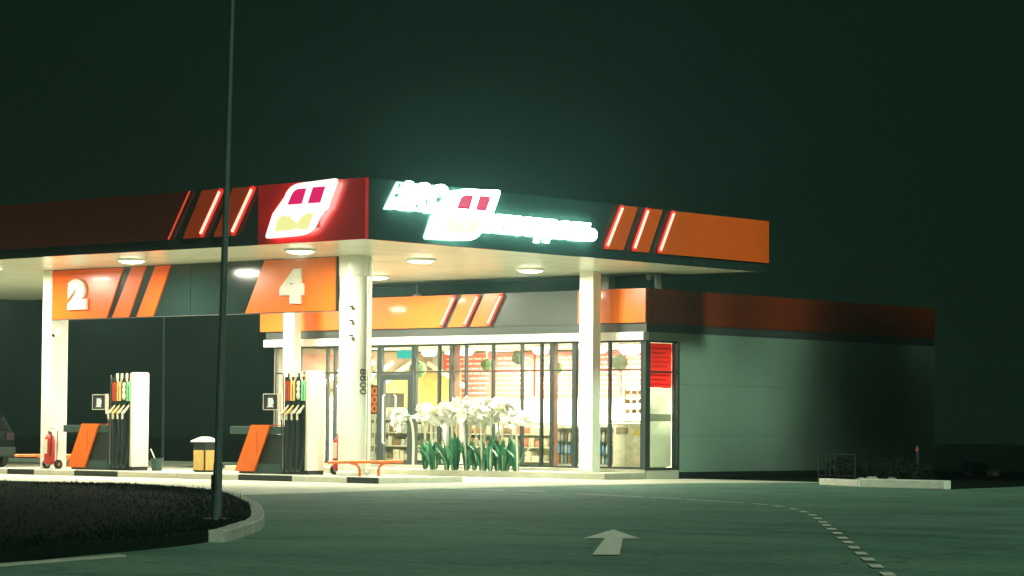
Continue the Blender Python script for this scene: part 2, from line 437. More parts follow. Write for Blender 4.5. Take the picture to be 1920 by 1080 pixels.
# painted markings
def strip(bm, a, b, w, z=0.01):
    a, b = Vector((*a, 0)), Vector((*b, 0)); d = (b-a).normalized(); s = Vector((-d.y, d.x, 0))*w/2
    bm.faces.new([bm.verts.new((p.x, p.y, z)) for p in (a-s, b-s, b+s, a+s)])
DASH = [(4.05, .33), (6.12, -.5), (7.25, -.95), (8.49, -1.42), (9.62, -2.0), (10.6, -2.5), (11.54, -3.0), (12.38, -3.68), (13.31, -4.6), (14.25, -5.7), (15.15, -6.8), (15.97, -7.87), (16.83, -9.01), (17.51, -9.93), (18.25, -10.91), (19.03, -11.95), (19.83, -13.04), (20.49, -13.92), (21.24, -14.94), (22.0, -15.96), (22.69, -16.89), (23.42, -17.88), (24.2, -18.9)]
bm = BM()
for i, p in enumerate(DASH):
    a, b = DASH[max(i-1, 0)], DASH[min(i+1, len(DASH)-1)]
    d = Vector((b[0]-a[0], b[1]-a[1])).normalized()
    L = 1.1 if i < 6 else 0.56
    strip(bm, (p[0]-d.x*L/2, p[1]-d.y*L/2), (p[0]+d.x*L/2, p[1]+d.y*L/2), 0.105)
strip(bm, (1.2, .55), (3.3, .42), 0.16)
struct('dashed_lane_line', bm, M['roadpaint'])
bm = BM()
bm.faces.new([bm.verts.new((x, y, .01)) for x, y in ((16.71, -13.13), (18.10, -15.38), (18.25, -15.20), (20.50, -18.18), (20.68, -18.0), (18.40, -15.08), (18.49, -14.91))])
bmesh.ops.triangulate(bm, faces=bm.faces)
struct('arrow_marking', bm, M['roadpaint'])

# white kerb blocks at the far right
def kerb_block(label, a, b, w, h):
    a, b = Vector((*a, 0)), Vector((*b, 0)); L = (b-a).length; bm = BM(); box(bm, (0, 0, 0), (L, w, h), 0.02)
    bmesh.ops.rotate(bm, verts=bm.verts, matrix=Matrix.Rotation(math.atan2(b.y-a.y, b.x-a.x), 3, 'Z'), cent=(0, 0, 0)); bmesh.ops.translate(bm, verts=bm.verts, vec=a)
    tag(obj('kerb_block', bm, M['whitekerb'], None, tuple((a+b)/2)), label, 'kerb', 'white kerb blocks at the edge of the verge')
kerb_block('shorter white painted kerb block farther from the road, nearer the shop wall', (3.41, 10.55), (5.05, 9.57), .22, .14)
kerb_block('longer white painted kerb block standing forward beside the dark verge', (5.40, 9.12), (7.47, 9.03), .25, .18)

# ------------------------------------------------------------------ pump island with painted kerb
bm = BM(); box(bm, (-15.4, 2.62, 0), (-2.17, 5.2, 0.126)); box(bm, (-15.5, 2.62, 0.0), (-15.4, 5.2, 0.126))
struct('pump_island_pavement', bm, M['concrete'])
segs = [(-15.52, -13.97, 'w'), (-13.96, -13.0, 'b'), (-12.99, -11.57, 'w'), (-11.56, -10.07, 'b'), (-10.06, -8.1, 'w'), (-8.09, -6.14, 'w'), (-6.13, -4.5, 'b'), (-4.49, -2.88, 'w'), (-2.87, -2.06, 'b')]
for c in 'wb':
    bm = BM()
    for a, b, k in segs:
        if k == c: box(bm, (a, 2.5, 0), (b, 2.615, 0.13), 0.012)
    if c == 'w': box(bm, (-2.165, 2.62, 0), (-2.06, 5.2, 0.13), 0.012)
    struct('white_island_kerb' if c == 'w' else 'black_island_kerb', bm, M['whitekerb' if c == 'w' else 'blackkerb'])

# ------------------------------------------------------------------ canopy
H1, H2, LY, CW = 4.84, 6.02, 13.446, -27.0
canopy = thing('canopy', 'large flat filling station canopy with orange, red and dark fascia over the pumps', 'canopy', (-13, 6.7, 0))
bm = BM(); box(bm, (CW+.1, .1, H1+.03), (-.1, LY-.1, H2-.1)); obj('roof_deck', bm, M['charmatt'], canopy)
# soffit of glossy panels with fine joints
bm = BM()
nx, ny = 27, 7
for i in range(nx):
    for j in range(ny):
        x0 = CW+.05 + i*(27-.1)/nx; x1 = x0 + (27-.1)/nx - .012
        y0 = .05 + j*(LY-.1)/ny; y1 = y0 + (LY-.1)/ny - .012
        dz = random.uniform(-.002, .002)
        bm.faces.new([bm.verts.new(v) for v in ((x0, y0, H1+dz), (x0, y1, H1+dz+random.uniform(-.003, .003)), (x1, y1, H1+dz+random.uniform(-.003, .003)), (x1, y0, H1+dz))])
obj('soffit', bm, M['soffit'], canopy)
bm = BM(); box(bm, (CW, 0, H1-.02), (-3.0, .09, H2), 0.0); obj('front_fascia', bm, M['charcoal'], canopy)
bm = BM(); box(bm, (-2.995, 0, H1-.02), (-.003, .09, H2)); tag(obj('red_fascia', bm, M['red'], canopy), 'glossy red fascia corner behind the logo')
bm = BM(); box(bm, (-.09, .093, H1-.02), (0, LY, H2)); obj('side_fascia', bm, M['charcoal'], canopy)
bm = BM(); box(bm, (CW, LY-.09, H1-.02), (-.093, LY, H2)); obj('rear_fascia', bm, M['charmatt'], canopy)
bm = BM(); box(bm, (CW-.004, .093, H1-.02), (CW+.086, LY-.093, H2)); obj('end_fascia', bm, M['charmatt'], canopy)
# orange panels
def slant_panel(pts, plane, d0, d1, parent, m='orange', name='orange_panel'):
    bm = BM(); prism(bm, pts, plane, d0, d1); return obj(name, bm, M[m], parent)
Z0, Z1 = 5.03, 6.0
slant_panel([(-26.9, Z0), (-5.62, Z0), (-5.0, Z1), (-26.9, Z1)], 'xz', -.05, -.002, canopy, 'redorange_dim')
slant_panel([(-5.19, Z0), (-4.60, Z0), (-3.98, Z1), (-4.62, Z1)], 'xz', -.05, -.002, canopy, 'redstripe_lit')
slant_panel([(-4.26, Z0), (-3.66, Z0), (-3.04, Z1), (-3.70, Z1)], 'xz', -.05, -.002, canopy, 'redstripe_lit')
slant_panel([(7.38, Z0), (8.00, Z0), (8.50, Z1), (7.94, Z1)], 'yz', .002, .05, canopy)
slant_panel([(8.31, Z0), (8.89, Z0), (9.39, Z1), (8.84, Z1)], 'yz', .002, .05, canopy)
slant_panel([(9.24, Z0), (13.42, Z0), (13.42, Z1), (9.78, Z1)], 'yz', .002, .05, canopy)
def neon(plane, u0, v0, u1, v1, d, out, parent, lit=True, wide=0.075):
    """a bright tube on a glowing red strip that stands for its halo; out = +1/-1 direction of the face"""
    P = (lambda u, v, k: (u, d+out*k, v)) if plane == 'xz' else (lambda u, v, k: (d+out*k, u, v))
    if lit:
        a, b = Vector((u0, v0)), Vector((u1, v1)); t = (b-a).normalized(); s = Vector((-t.y, t.x))*wide
        pts = []
        for c, sg in ((b, 1), (a, -1)):
            for k in range(7):
                ang = math.pi*k/6
                pts.append(c + (s*math.cos(ang)*1 + t*wide*math.sin(ang))*sg)
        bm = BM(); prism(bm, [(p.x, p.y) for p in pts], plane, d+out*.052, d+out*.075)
        ch = obj('neon_halo_strip', bm, M['neonred'], parent)
        bm = BM(); tube(bm, [P(u0, v0, .09), P(u1, v1, .09)], 0.031, 10)
        obj('neon_tube', bm, M['neon'], ch)
    else:
        bm = BM(); tube(bm, [P(u0, v0, .07), P(u1, v1, .07)], 0.018, 8); obj('neon_tube', bm, M['neonoff'], parent)
neon('xz', -5.60, Z0, -4.97, Z1, 0, -1, canopy, lit=False)
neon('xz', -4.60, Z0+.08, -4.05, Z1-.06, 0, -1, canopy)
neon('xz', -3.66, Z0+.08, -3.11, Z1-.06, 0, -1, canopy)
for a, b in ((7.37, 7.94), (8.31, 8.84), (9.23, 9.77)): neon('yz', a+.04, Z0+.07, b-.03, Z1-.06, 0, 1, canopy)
# columns
def column(x, y, hx, hy, z0, label):
    bm = BM(); box(bm, (x-hx, y-hy, z0), (x+hx, y+hy, H1-.001), 0.02)
    c = obj('column', bm, M['white'], canopy); c['label'] = label
    return c
column(-13.96, 3.87, .17, .26, .126, 'square white column by the wheeled extinguisher')
column(-13.45, 11.27, .20, .13, .15, 'square white column behind the right pump')
column(-3.515, 11.25, .205, .15, .15, 'square white column in front of the shop corner')
bm = BM(); lathe(bm, [(.34, .127), (.34, .2), (.305, .22), (.305, H1-.45), (.325, H1-.44), (.325, H1-.001)], (-4.05, 3.87, 0), 40)
rc = obj('column', bm, M['white'], canopy, smooth=True); rc['label'] = 'round white column in front of the shop'
bm = BM(); tube(bm, [(-3.74, 4.06, .13), (-3.74, 4.06, H1-.02)], .035, 10); obj('downpipe', bm, M['white'], rc, smooth=True)
for z in (3.72, 3.42, 3.10):
    bm = BM(); box(bm, (-3.86, 3.53, z), (-3.80, 3.60, z+.03)); obj('clamp', bm, M['screwdark'], rc)
# looped writing down the round column
bm = text_bm('8800', .30, .004, 0.0)
for v in bm.verts:      # read downwards, wrapped on the shaft
    x, y, z = v.co; ang = 1.62 + (y-.105)/.308; r = .308 + z
    v.co = Vector((-4.05 + r*math.sin(ang), 3.87 - r*math.cos(ang), 2.42 - x*.95))
obj('column_writing', bm, M['screwdark'], rc)
# stub posts between canopy and shop roof
bm = BM(); tube(bm, [(-2.84, 13.0, 4.43), (-2.9, 13.0, H1+.02)], .09, 12); obj('drain_pipe', bm, M['white'], canopy, smooth=True)
bm = BM(); box(bm, (-4.6, 12.9, 4.40), (-4.3, 13.15, H1+.01)); obj('roof_post', bm, M['white'], canopy)

# ceiling lamps of the canopy
def lamp_proto():
    r = thing('canopy_lamp', 'lamp', 'ceiling lamp', (0, 0, 0), 'lamps set into the canopy ceiling')
    bm = BM(); lathe(bm, [(.30, -.035), (.33, -.03), (.34, 0.0), (.34, .02)], (0, 0, 0), 28); obj('housing', bm, M['white'], r, smooth=True)
    bm = BM(); lathe(bm, [(.10, -.085), (.20, -.075), (.27, -.05), (.285, -.036)], (0, 0, 0), 28); obj('lens', bm, M['lens'], r, smooth=True)
    return r
lp = lamp_proto(); first = True
LAMPS = {(-3.5, 1.7): 'white round canopy lamp nearest the logo corner', (-9.0, 1.9): 'white round canopy lamp above the board with 2, along the front edge',
 (-14.0, 1.9): 'white round canopy lamp by the square column at the front edge', (-3.6, 5.5): 'white round canopy lamp just beyond the round column',
 (-9.0, 5.4): 'white round canopy lamp midway between the two numbered boards', (-14.0, 5.4): 'white round canopy lamp behind the square column with the camera',
 (-3.95, 9.6): 'white round canopy lamp in front of the shop corner column', (-8.95, 9.7): 'white round canopy lamp above the giant flowers, beside the round column top',
 (-14.0, 9.7): 'white round canopy lamp nearest the left end of the shop front', (-19.5, 1.9): 'white round canopy lamp at the far left front edge', (-19.5, 5.4): 'white round canopy lamp at the far left, middle row', (-19.5, 9.7): 'white round canopy lamp at the far left, rear row'}
LAMP_W = 340
for (x, y), lab in LAMPS.items():
    if first: lp.location = (x, y, H1-.012); lp['label'] = lab; first = False
    else: dup(lp, (x, y, H1-.012), lab)
    li = bpy.data.lights.new('canopy_lamp_light', 'AREA'); li.shape = 'DISK'; li.size = .5; li.energy = LAMP_W; li.color = (1.0, .965, .77)
    lo = bpy.data.objects.new('canopy_lamp_light', li); COL.objects.link(lo); lo.location = (x, y, H1-.12)

# ------------------------------------------------------------------ illuminated signs on the canopy
OUT = [(-2.22, 5.45, 0), (-1.98, 5.97, .34), (-.62, 6.03, .10), (-.92, 5.42, .05), (-1.05, 5.42, 0), (-1.32, 4.95, .42), (-2.64, 4.92, .10), (-2.40, 5.45, .06)]
W1 = [(-1.99, 5.57, 0), (-1.59, 5.57, 0), (-1.47, 5.87, 0), (-1.82, 5.87, .16)]
W2 = [(-1.42, 5.57, 0), (-1.08, 5.57, 0), (-.94, 5.88, 0), (-1.28, 5.88, 0)]
EM = [(-2.36, 5.06), (-2.24, 5.32), (-2.10, 5.36), (-1.92, 5.33), (-1.72, 5.18), (-1.58, 5.32), (-1.42, 5.38), (-1.26, 5.36), (-1.42, 5.06), (-1.62, 5.06), (-1.72, 5.10), (-1.90, 5.06)]
logo = thing('logo_sign', 'lit white logo box with two magenta squares and yellow letter on the red fascia', 'sign', (-1.6, -.12, 4.93))
bm = BM(); prism(bm, rounded(OUT), 'xz', -.16, -.10); obj('sign_face', bm, M['logoface'], logo)
for w in (W1, W2):
    bm = BM(); prism(bm, rounded(w), 'xz', -.166, -.1605); obj('magenta_window', bm, M['magenta'], logo)
bm = BM(); prism(bm, EM, 'xz', -.166, -.1605); obj('yellow_letter', bm, M['yellow'], logo)
bm = BM(); box(bm, (-1.9, -.10, 5.1), (-1.3, -.0, 5.75)); obj('bracket', bm, M['charmatt'], logo)
SH = 4.45
bm = BM(); prism(bm, [(x*.93-.11, (z-5.45)*.9+5.45) for x, z in rounded(OUT)], 'xz', -.099, -.07); obj('halo_light', bm, M['halo'], logo)
logo2 = thing('logo_sign', 'glaring white logo box with two pink squares on the dark side fascia', 'sign', (.12, 2.85, 4.93))
T = lambda P: [(p[0]+SH, *p[1:]) for p in P]
bm = BM(); prism(bm, rounded(T(OUT)), 'yz', .10, .16); obj('sign_face', bm, M['logoface2'], logo2)
for w in (W1, W2):
    bm = BM(); prism(bm, rounded(T(w)), 'yz', .1605, .166); obj('pink_window', bm, M['magenta2'], logo2)
bm = BM(); prism(bm, T(EM), 'yz', .1605, .166); obj('yellow_letter', bm, M['yellow2'], logo2)
bm = BM(); box(bm, (0, 2.6, 5.1), (.10, 3.15, 5.75)); obj('bracket', bm, M['charmatt'], logo2)
def lettering(body, u0, u1, v0, v1, label, off, shear):
    t = thing('illuminated_lettering', label, 'sign', (.12, (u0+u1)/2, v0))
    bm = fit_text(text_bm(body, 1.0, .03, off, shear, 1.0), 'yz', u0, u1, v0, v1, .13)
    obj('letters', bm, M['sign'], t)
    bm = BM(); box(bm, (0, u0+.25, (v0+v1)/2-.03), (.09, u1-.15, (v0+v1)/2+.03)); obj('bracket', bm, M['charmatt'], t)
lettering('АЗС', .66, 2.24, 5.44, 6.02, 'glaring white rounded capital letters left of the logo on the side fascia', .072, .25)
lettering('агистраль', 3.28, 6.96, 5.04, 5.54, 'long glaring white word in small letters right of the logo on the side fascia', .062, .12)

# ------------------------------------------------------------------ number boards between the columns
YB = 3.66
def board(name, label, x0, x1):
    t = thing(name, label, 'sign board', ((x0+x1)/2, YB, 3.65))
    bm = BM(); box(bm, (x0, YB, 3.66), (x1, YB+.07, H1-.008)); obj('board', bm, M['charcoal'], t)
    bm = BM(); box(bm, (x0, YB-.03, 3.645), (x1, YB+.08, 3.66)); obj('bottom_trim', bm, M['greyfascia'], t)
    return t
ZB0, ZB1 = 3.665, 4.815
b2 = board('number_board', 'hanging dark board with orange panel, white number 2 and two orange stripes', -13.85, -9.0)
def digit(ch, x0, x1, z0, z1, parent):
    bm = fit_text(text_bm(ch, 1.0, .012, .075, 0, 1, .035), 'xz', x0, x1, z0, z1, YB-.075); obj('digit', bm, M['digit'], parent)
slant_panel([(-13.83, ZB0), (-11.83, ZB0), (-11.25, ZB1), (-13.83, ZB1)], 'xz', YB-.04, YB-.002, b2)
slant_panel([(-11.62, ZB0), (-11.06, ZB0), (-10.48, ZB1), (-10.97, ZB1)], 'xz', YB-.04, YB-.002, b2)
slant_panel([(-10.77, ZB0), (-10.22, ZB0), (-9.64, ZB1), (-10.15, ZB1)], 'xz', YB-.04, YB-.002, b2)
digit('2', -13.16, -12.46, 3.87, 4.60, b2)
b4 = board('number_board', 'hanging dark board with orange panel and white number 4 beside the round column', -8.985, -4.36)
slant_panel([(-7.16, ZB0), (-4.38, ZB0), (-4.38, ZB1), (-6.56, ZB1)], 'xz', YB-.04, YB-.002, b4, 'orangeband')
digit('4', -6.02, -5.28, 3.83, 4.60, b4)

# surveillance cameras
def cctv(label, p, d):
    t = thing('surveillance_camera', label, 'camera', p)
    p = Vector(p); d = Vector(d).normalized()
    bm = BM(); cyl(bm, p, p+d*.24, .05, .055, 14); obj('body', bm, M['white'], t, smooth=True)
    bm = BM(); tube(bm, [p+Vector((.0, .0, .05))+d*.04, p+Vector((.0, .05, .12)), p+Vector((0, .13, .14))], .018, 8); obj('bracket', bm, M['white'], t)
    bm = BM(); cyl(bm, p+d*.241, p+d*.25, .04, .04, 14); obj('lens', bm, M['rubber'], t)
cctv('white bullet camera on the square column under the number 2 board', (-13.70, 3.75, 3.36), (.35, -1, -.35))
t = thing('dome_camera', 'small pale dome camera under the rear canopy edge above the shop stripes', 'camera', (-10.85, 13.2, 4.52))
bm = BM(); lathe(bm, [(.02, -.10), (.07, -.08), (.10, -.03), (.11, .03), (.09, .07)], (-10.85, 13.2, 4.52), 16); obj('dome', bm, M['white'], t, smooth=True)
bm = BM(); tube(bm, [(-10.85, 13.2, 4.58), (-10.85, 13.2, H1)], .025, 8); obj('stem', bm, M['white'], t)
t = thing('dome_camera', 'small pale dome camera under the canopy above the shop side wall', 'camera', (-2.9, 12.7, H1))
bm = BM(); lathe(bm, [(.02, -.16), (.06, -.13), (.075, -.07), (.085, -.02), (.085, -.004)], (-2.9, 12.7, H1), 16); obj('dome', bm, M['white'], t, smooth=True)

# ------------------------------------------------------------------ fuel pumps
def make_pump():
    t = thing('fuel_pump', 'pump', 'fuel pump', (0, 0, 0), 'fuel pumps on the island')
    bm = BM(); box(bm, (-.40, -.24, 0), (.40, .24, .09)); obj('plinth', bm, M['rubber'], t)
    bm = BM(); box(bm, (-.38, -.20, .09), (.33, .20, 2.12), .01); obj('cabinet', bm, M['charmatt'], t)
    bm = BM(); prism(bm, rounded([(-.25, .09, 0), (.25, .09, 0), (.25, 2.26, .06), (-.25, 2.26, .06)]), 'yz', .335, .40); obj('end_panel', bm, M['pumpwhite'], t)
    bm = BM(); tube(bm, [(-.385, -.225, .09), (-.385, -.225, 2.2)], .015, 6); tube(bm, [(.30, -.225, .09), (.30, -.225, 1.6)], .012, 6); obj('upright_rail', bm, M['chrome'], t)
    cols = ['pumpred', 'pumpyellow', 'pumpwhite', 'pumpgreen']; xs = [-.275, -.115, .05, .215]
    for x, c in zip(xs, cols):
        if c != 'pumpwhite':
            bm = BM(); box(bm, (x-.065, -.222, 1.60), (x+.065, -.203, 2.03)); g = obj('grade_strip', bm, M[c], t)
            bm = BM(); zs = 1.95
            edge_l, edge_r = [], []
            for k in range(7):          # one wavy column of tiny characters
                z = 1.95-k*.05; w_ = .013-.004*(k % 2)
                for dz_, q in ((0, w_), (-.022, w_*.9), (-.026, .003), (-.048, .003)): edge_l.append((x-q, z+dz_)); edge_r.append((x+q*1.1, z+dz_))
            prism(bm, edge_l + edge_r[::-1], 'xz', -.2245, -.2225)
            obj('strip_lettering', bm, M['screwdark'], g)
        else:
            bm = BM()
            lathe(bm, [(.02, 1.62), (.05, 1.66), (.052, 1.74), (.03, 1.79), (.048, 1.83), (.045, 1.88), (.028, 1.91), (.048, 1.96), (.045, 2.01), (.02, 2.03)], (x, -.20, 0), 12)
            obj('grade_strip', bm, M['pumpwhite'], t, smooth=True)
        # hose arms above (pale forked guides)
        bm = BM()
        if c in ('pumpyellow', 'pumpgreen'):
            tube(bm, [(x-.04, -.19, 2.02), (x-.075, -.20, 2.08), (x-.08, -.20, 2.24)], .03, 8)
            tube(bm, [(x+.04, -.19, 2.02), (x+.075, -.20, 2.08), (x+.08, -.20, 2.24)], .03, 8)
            obj('hose_arm', bm, M['nozzle'], t)
        else:
            tube(bm, [(x, -.18, 2.02), (x, -.19, 2.2)], .022, 8); obj('hose_arm', bm, M['hose'], t)
    for side in (-1, 1):
        for i, x in enumerate(xs):
            y = side*.26
            bm = BM(); tube(bm, [(x-.075, y*1.25, 1.30), (x-.04, y*1.22, 1.35), (x-.005, y*1.0, 1.42), (x+.045, y*.86, 1.50)], .034, 8, .022)
            tube(bm, [(x-.065, y*1.28, 1.32), (x+.035, y*1.35, 1.33), (x+.03, y*1.1, 1.42)], .013, 6)
            nz = obj('nozzle', bm, M['pumpyellow' if i == 1 else 'nozzle'], t, smooth=True)
            bm = BM(); tube(bm, [(x-.075, y*1.25, 1.30), (x-.07, y*1.25, 1.18)], .026, 8); obj('collar', bm, M['nozzle'], nz)
            dx = [.02, -.02, .03, -.01][i]
            bm = BM(); tube(bm, curve_pts([(x-.07, y*1.25, 1.18), (x-.05+dx, y*1.3, .8), (x-.055, y*1.32, .35), (x-.03, y*1.38, .10), (x+.03, y*1.4, .075), (x+.065, y*1.2, .22), (x+.075, y*1.0, .6), (x+.07, y*.85, 1.25), (x+.07, y*.85, 1.58)], 6), .017, 8)
            obj('hose', bm, M['hose'], t, smooth=True)
    # payment screen on a pale bracket
    bm = BM(); box(bm, (-.44, -.34, 1.30), (-.40, -.27, 1.76), .006); br = obj('bracket', bm, M['pumpwhite'], t)
    bm = BM(); box(bm, (-.92, -.33, 1.39), (-.445, -.27, 1.755), .008); sc = obj('screen', bm, M['rubber'], t)
    bm = BM()
    for a, b in (((-.915, 1.395), (-.45, 1.41)), ((-.915, 1.735), (-.45, 1.75)), ((-.915, 1.411), (-.90, 1.734)), ((-.465, 1.411), (-.45, 1.734))):
        box(bm, (a[0], -.336, a[1]), (b[0], -.3305, b[1]))
    obj('screen_rim', bm, M['nozzle'], sc)
    bm = BM(); box(bm, (-.76, -.3345, 1.48), (-.61, -.331, 1.66)); box(bm, (-.79, -.3345, 1.455), (-.59, -.331, 1.4795)); box(bm, (-.605, -.3345, 1.52), (-.585, -.331, 1.62)); obj('pump_symbol', bm, M['screenwhite'], sc)
    return t
pump = make_pump(); pump.location = (-11.23, 3.84, .128)
pump['label'] = 'fuel pump with four coloured grade strips under the number 2 board'
dup(pump, (-5.52, 3.84, .128), 'fuel pump with four coloured grade strips under the number 4 board, near round column')

def make_cabinet():
    t = thing('service_cabinet', 'cabinet', 'cabinet', (0, 0, 0), 'slanted orange and dark cabinets beside the pumps')
    bm = BM(); prism(bm, [(-1.70, .0), (-.44, .0), (-.44, .86), (-1.28, .86)], 'xz', -.20, .20); obj('body', bm, M['charmatt'], t)
    bm = BM(); box(bm, (-1.76, -.225, .0), (-.43, -.205, .22)); obj('base_panel', bm, M['rail'], t)
    bm = BM(); box(bm, (-2.08, -.22, .87), (-.43, .22, 1.035), .012); obj('top_rail', bm, M['rail'], t)
    bm = BM(); prism(bm, [(-1.85, .05), (-1.24, .05), (-.77, 1.045), (-1.36, 1.045)], 'xz', -.275, -.228); p = obj('orange_panel', bm, M['orangepaint'], t)
    bm = BM(); prism(bm, [(-1.36, 1.046), (-.77, 1.046), (-.77, 1.07), (-1.36, 1.07)], 'xz', -.275, .22); obj('panel_top', bm, M['orangepaint'], p)
    bm = BM(); box(bm, (-1.155, -.2785, .42), (-1.14, -.2755, .95)); obj('seam', bm, M['redpaint'], p)
    return t
cab = make_cabinet(); cab.location = (-11.23, 3.84, .128); cab['label'] = 'dark low cabinet with leaning orange panel beside the red extinguisher'
dup(cab, (-5.52, 3.84, .128), 'dark low cabinet with leaning orange panel left of the number 4 pump')

# wheeled extinguishers
def make_ext():
    t = thing('fire_extinguisher', 'ext', 'fire extinguisher', (0, 0, 0), 'red wheeled fire extinguishers')
    bm = BM(); lathe(bm, [(.06, .10), (.125, .14), (.13, .20), (.13, .68), (.11, .76), (.05, .81), (.045, .84)], (0, 0, 0), 20); obj('cylinder', bm, M['redpaint'], t, smooth=True)
    bm = BM(); box(bm, (-.03, -.03, .84), (.03, .03, .88)); tube(bm, [(0, 0, .88), (-.05, -.02, .91), (.10, -.06, .90)], .014, 6); obj('valve', bm, M['chrome'], t)
    bm = BM(); tube(bm, curve_pts([(.04, 0, .86), (.14, -.06, .8), (.15, -.08, .5), (.13, -.08, .3)], 5), .016, 8); obj('hose', bm, M['rubber'], t, smooth=True)
    bm = BM(); prism(bm, [(-.07, .36), (.07, .36), (.07, .70), (-.07, .70)], 'xz', -.1345, -.128); obj('instruction_label', bm, M['papergoods'], t)
    bm = BM(); tube(bm, [(-.16, .1, .08), (-.16, .12, .9), (-.10, .12, .95), (.08, .12, .95), (.14, .12, .9), (.14, .1, .08)], .014, 8); tube(bm, [(-.2, .1, .1), (.18, .1, .1)], .012, 6); obj('frame', bm, M['chrome'], t)
    for s in (-.23, .20):
        bm = BM(); cyl(bm, (s-.025, .1, .11), (s+.025, .1, .11), .11, .11, 20); w = obj('wheel', bm, M['rubber'], t, smooth=True)
        bm = BM(); cyl(bm, (s-.028, .1, .11), (s+.028, .1, .11), .045, .045, 12); obj('hub', bm, M['chrome'], w)
    return t
ext = make_ext(); ext.location = (-13.38, 3.28, .128); ext['label'] = 'red wheeled fire extinguisher with paper label between square column and orange panel'
e2 = dup(ext, (-4.70, 4.12, .128), 'red wheeled fire extinguisher tucked behind the round column')

# orange guard rails
def make_rail(ys, legs):
    t = thing('guard_rail', 'rail', 'guard rail', (0, 0, 0), 'low orange tube guards at the island ends')
    bm = BM(); tube(bm, [(0, ys[0], .29), (0, ys[0]+.02, .30), (0, ys[1]-.02, .30), (0, ys[1], .29)], .034, 12); obj('rail', bm, M['orangepaint'], t, smooth=True)
    for y, s in legs:
        bm = BM(); tube(bm, curve_pts([(0, y, 0), (0, y, .12), (0, y+s*.04, .2), (0, y+s*.13, .255), (0, y+s*.26, .272)], 5), .028, 10); l = obj('leg', bm, M['orangepaint'], t, smooth=True)
        bm = BM(); cyl(bm, (0, y, 0), (0, y, .012), .06, .06, 14); obj('foot_plate', bm, M['orangepaint'], l)
    return t
g = make_rail((-1.37, .9), ((-.42, -1), (.16, 1))); g.location = (-3.42, 3.87, .128); g['label'] = 'low orange tube guard with curved legs in front of the round column'
dup(g, (-14.62, 4.62, .128), 'low orange tube guard with curved legs left of the square column')

# litter bin
t = thing('litter_bin', 'square litter bin with yellow wooden panels and pale peaked lid on the island', 'bin', (-8.72, 3.92, .128))
BX, BY = -8.72, 3.92
bm = BM(); box(bm, (BX-.185, BY-.185, .14), (BX+.185, BY+.185, .80)); obj('body', bm, M['charmatt'], t)
for i in range(4):
    bm = BM(); box(bm, (-.165, -.20, .17), (.165, -.187, .62), .004)
    bmesh.ops.rotate(bm, verts=bm.verts, matrix=Matrix.Rotation(i*math.pi/2, 3, 'Z'), cent=(0, 0, 0)); bmesh.ops.translate(bm, verts=bm.verts, vec=(BX, BY, 0))
    obj('side_panel', bm, M['binpanel'], t)
bm = BM(); box(bm, (BX-.165, BY-.165, .129), (BX+.165, BY+.165, .139)); obj('foot', bm, M['rubber'], t)
bm = BM()
v = [bm.verts.new((BX+a*.235, BY+b*.235, .80)) for a, b in ((-1, -1), (1, -1), (1, 1), (-1, 1))]; v2 = [bm.verts.new((BX+a*.235, BY+b*.235, .825)) for a, b in ((-1, -1), (1, -1), (1, 1), (-1, 1))]; top = [bm.verts.new((BX+a*.07, BY+b*.07, .92)) for a, b in ((-1, -1), (1, -1), (1, 1), (-1, 1))]
bm.faces.new(v[::-1]); bm.faces.new(top)
for i in range(4): bm.faces.new((v[i], v[(i+1) % 4], v2[(i+1) % 4], v2[i])); bm.faces.new((v2[i], v2[(i+1) % 4], top[(i+1) % 4], top[i]))
obj('lid', bm, M['white'], t)

# squeegee bucket
t = thing('bucket', 'small dark green bucket with squeegee at the foot of the white pump end', 'bucket', (-10.42, 4.0, .128))
bm = BM(); lathe(bm, [(.115, .128), (.145, .40), (.155, .40), (.155, .415), (.138, .415), (.11, .15)], (-10.42, 4.0, 0), 20); obj('pail', bm, M['bucket'], t, smooth=True)
bm = BM(); tube(bm, [(-10.36, 4.0, .18), (-10.66, 4.02, .62)], .014, 8); s = obj('squeegee_handle', bm, M['pumpwhite'], t)
bm = BM(); box(bm, (-10.47, 3.93, .17), (-10.34, 4.07, .2)); obj('squeegee_head', bm, M['rubber'], s)

# ------------------------------------------------------------------ foreground pole
t = thing('lamp_pole', 'tall thin dark metal pole standing in the grass island in front', 'pole', (13.73, -16.62, .105))
bm = BM(); cyl(bm, (13.73, -16.62, .105), (13.905, -16.62, 6.6), .048, .024, 20); cyl(bm, (13.73, -16.62, .105), (13.75, -16.62, .75), .056, .052, 20); obj('shaft', bm, M['polepaint'], t, smooth=True)
bm = BM(); cyl(bm, (13.73, -16.62, .105), (13.73, -16.62, .13), .16, .16, 16); obj('base_plate', bm, M['polepaint'], t)
bm = BM(); box(bm, (13.705, -16.685, .45), (13.775, -16.66, .62)); obj('hatch', bm, M['darkmetal'], t)

# far thin post and background
t = thing('distant_pole', 'thin dim pole far behind the pumps', 'pole', (-33.7, 25, 0))
bm = BM(); cyl(bm, (-33.7, 25, 0), (-33.75, 25, 6.5), .06, .045, 10); obj('shaft', bm, M['polepaint'], t)
bm = BM(); box(bm, (-33.95, 24.8, 6.5), (-33.5, 25.1, 6.58)); obj('lamp_head', bm, M['darkmetal'], t)

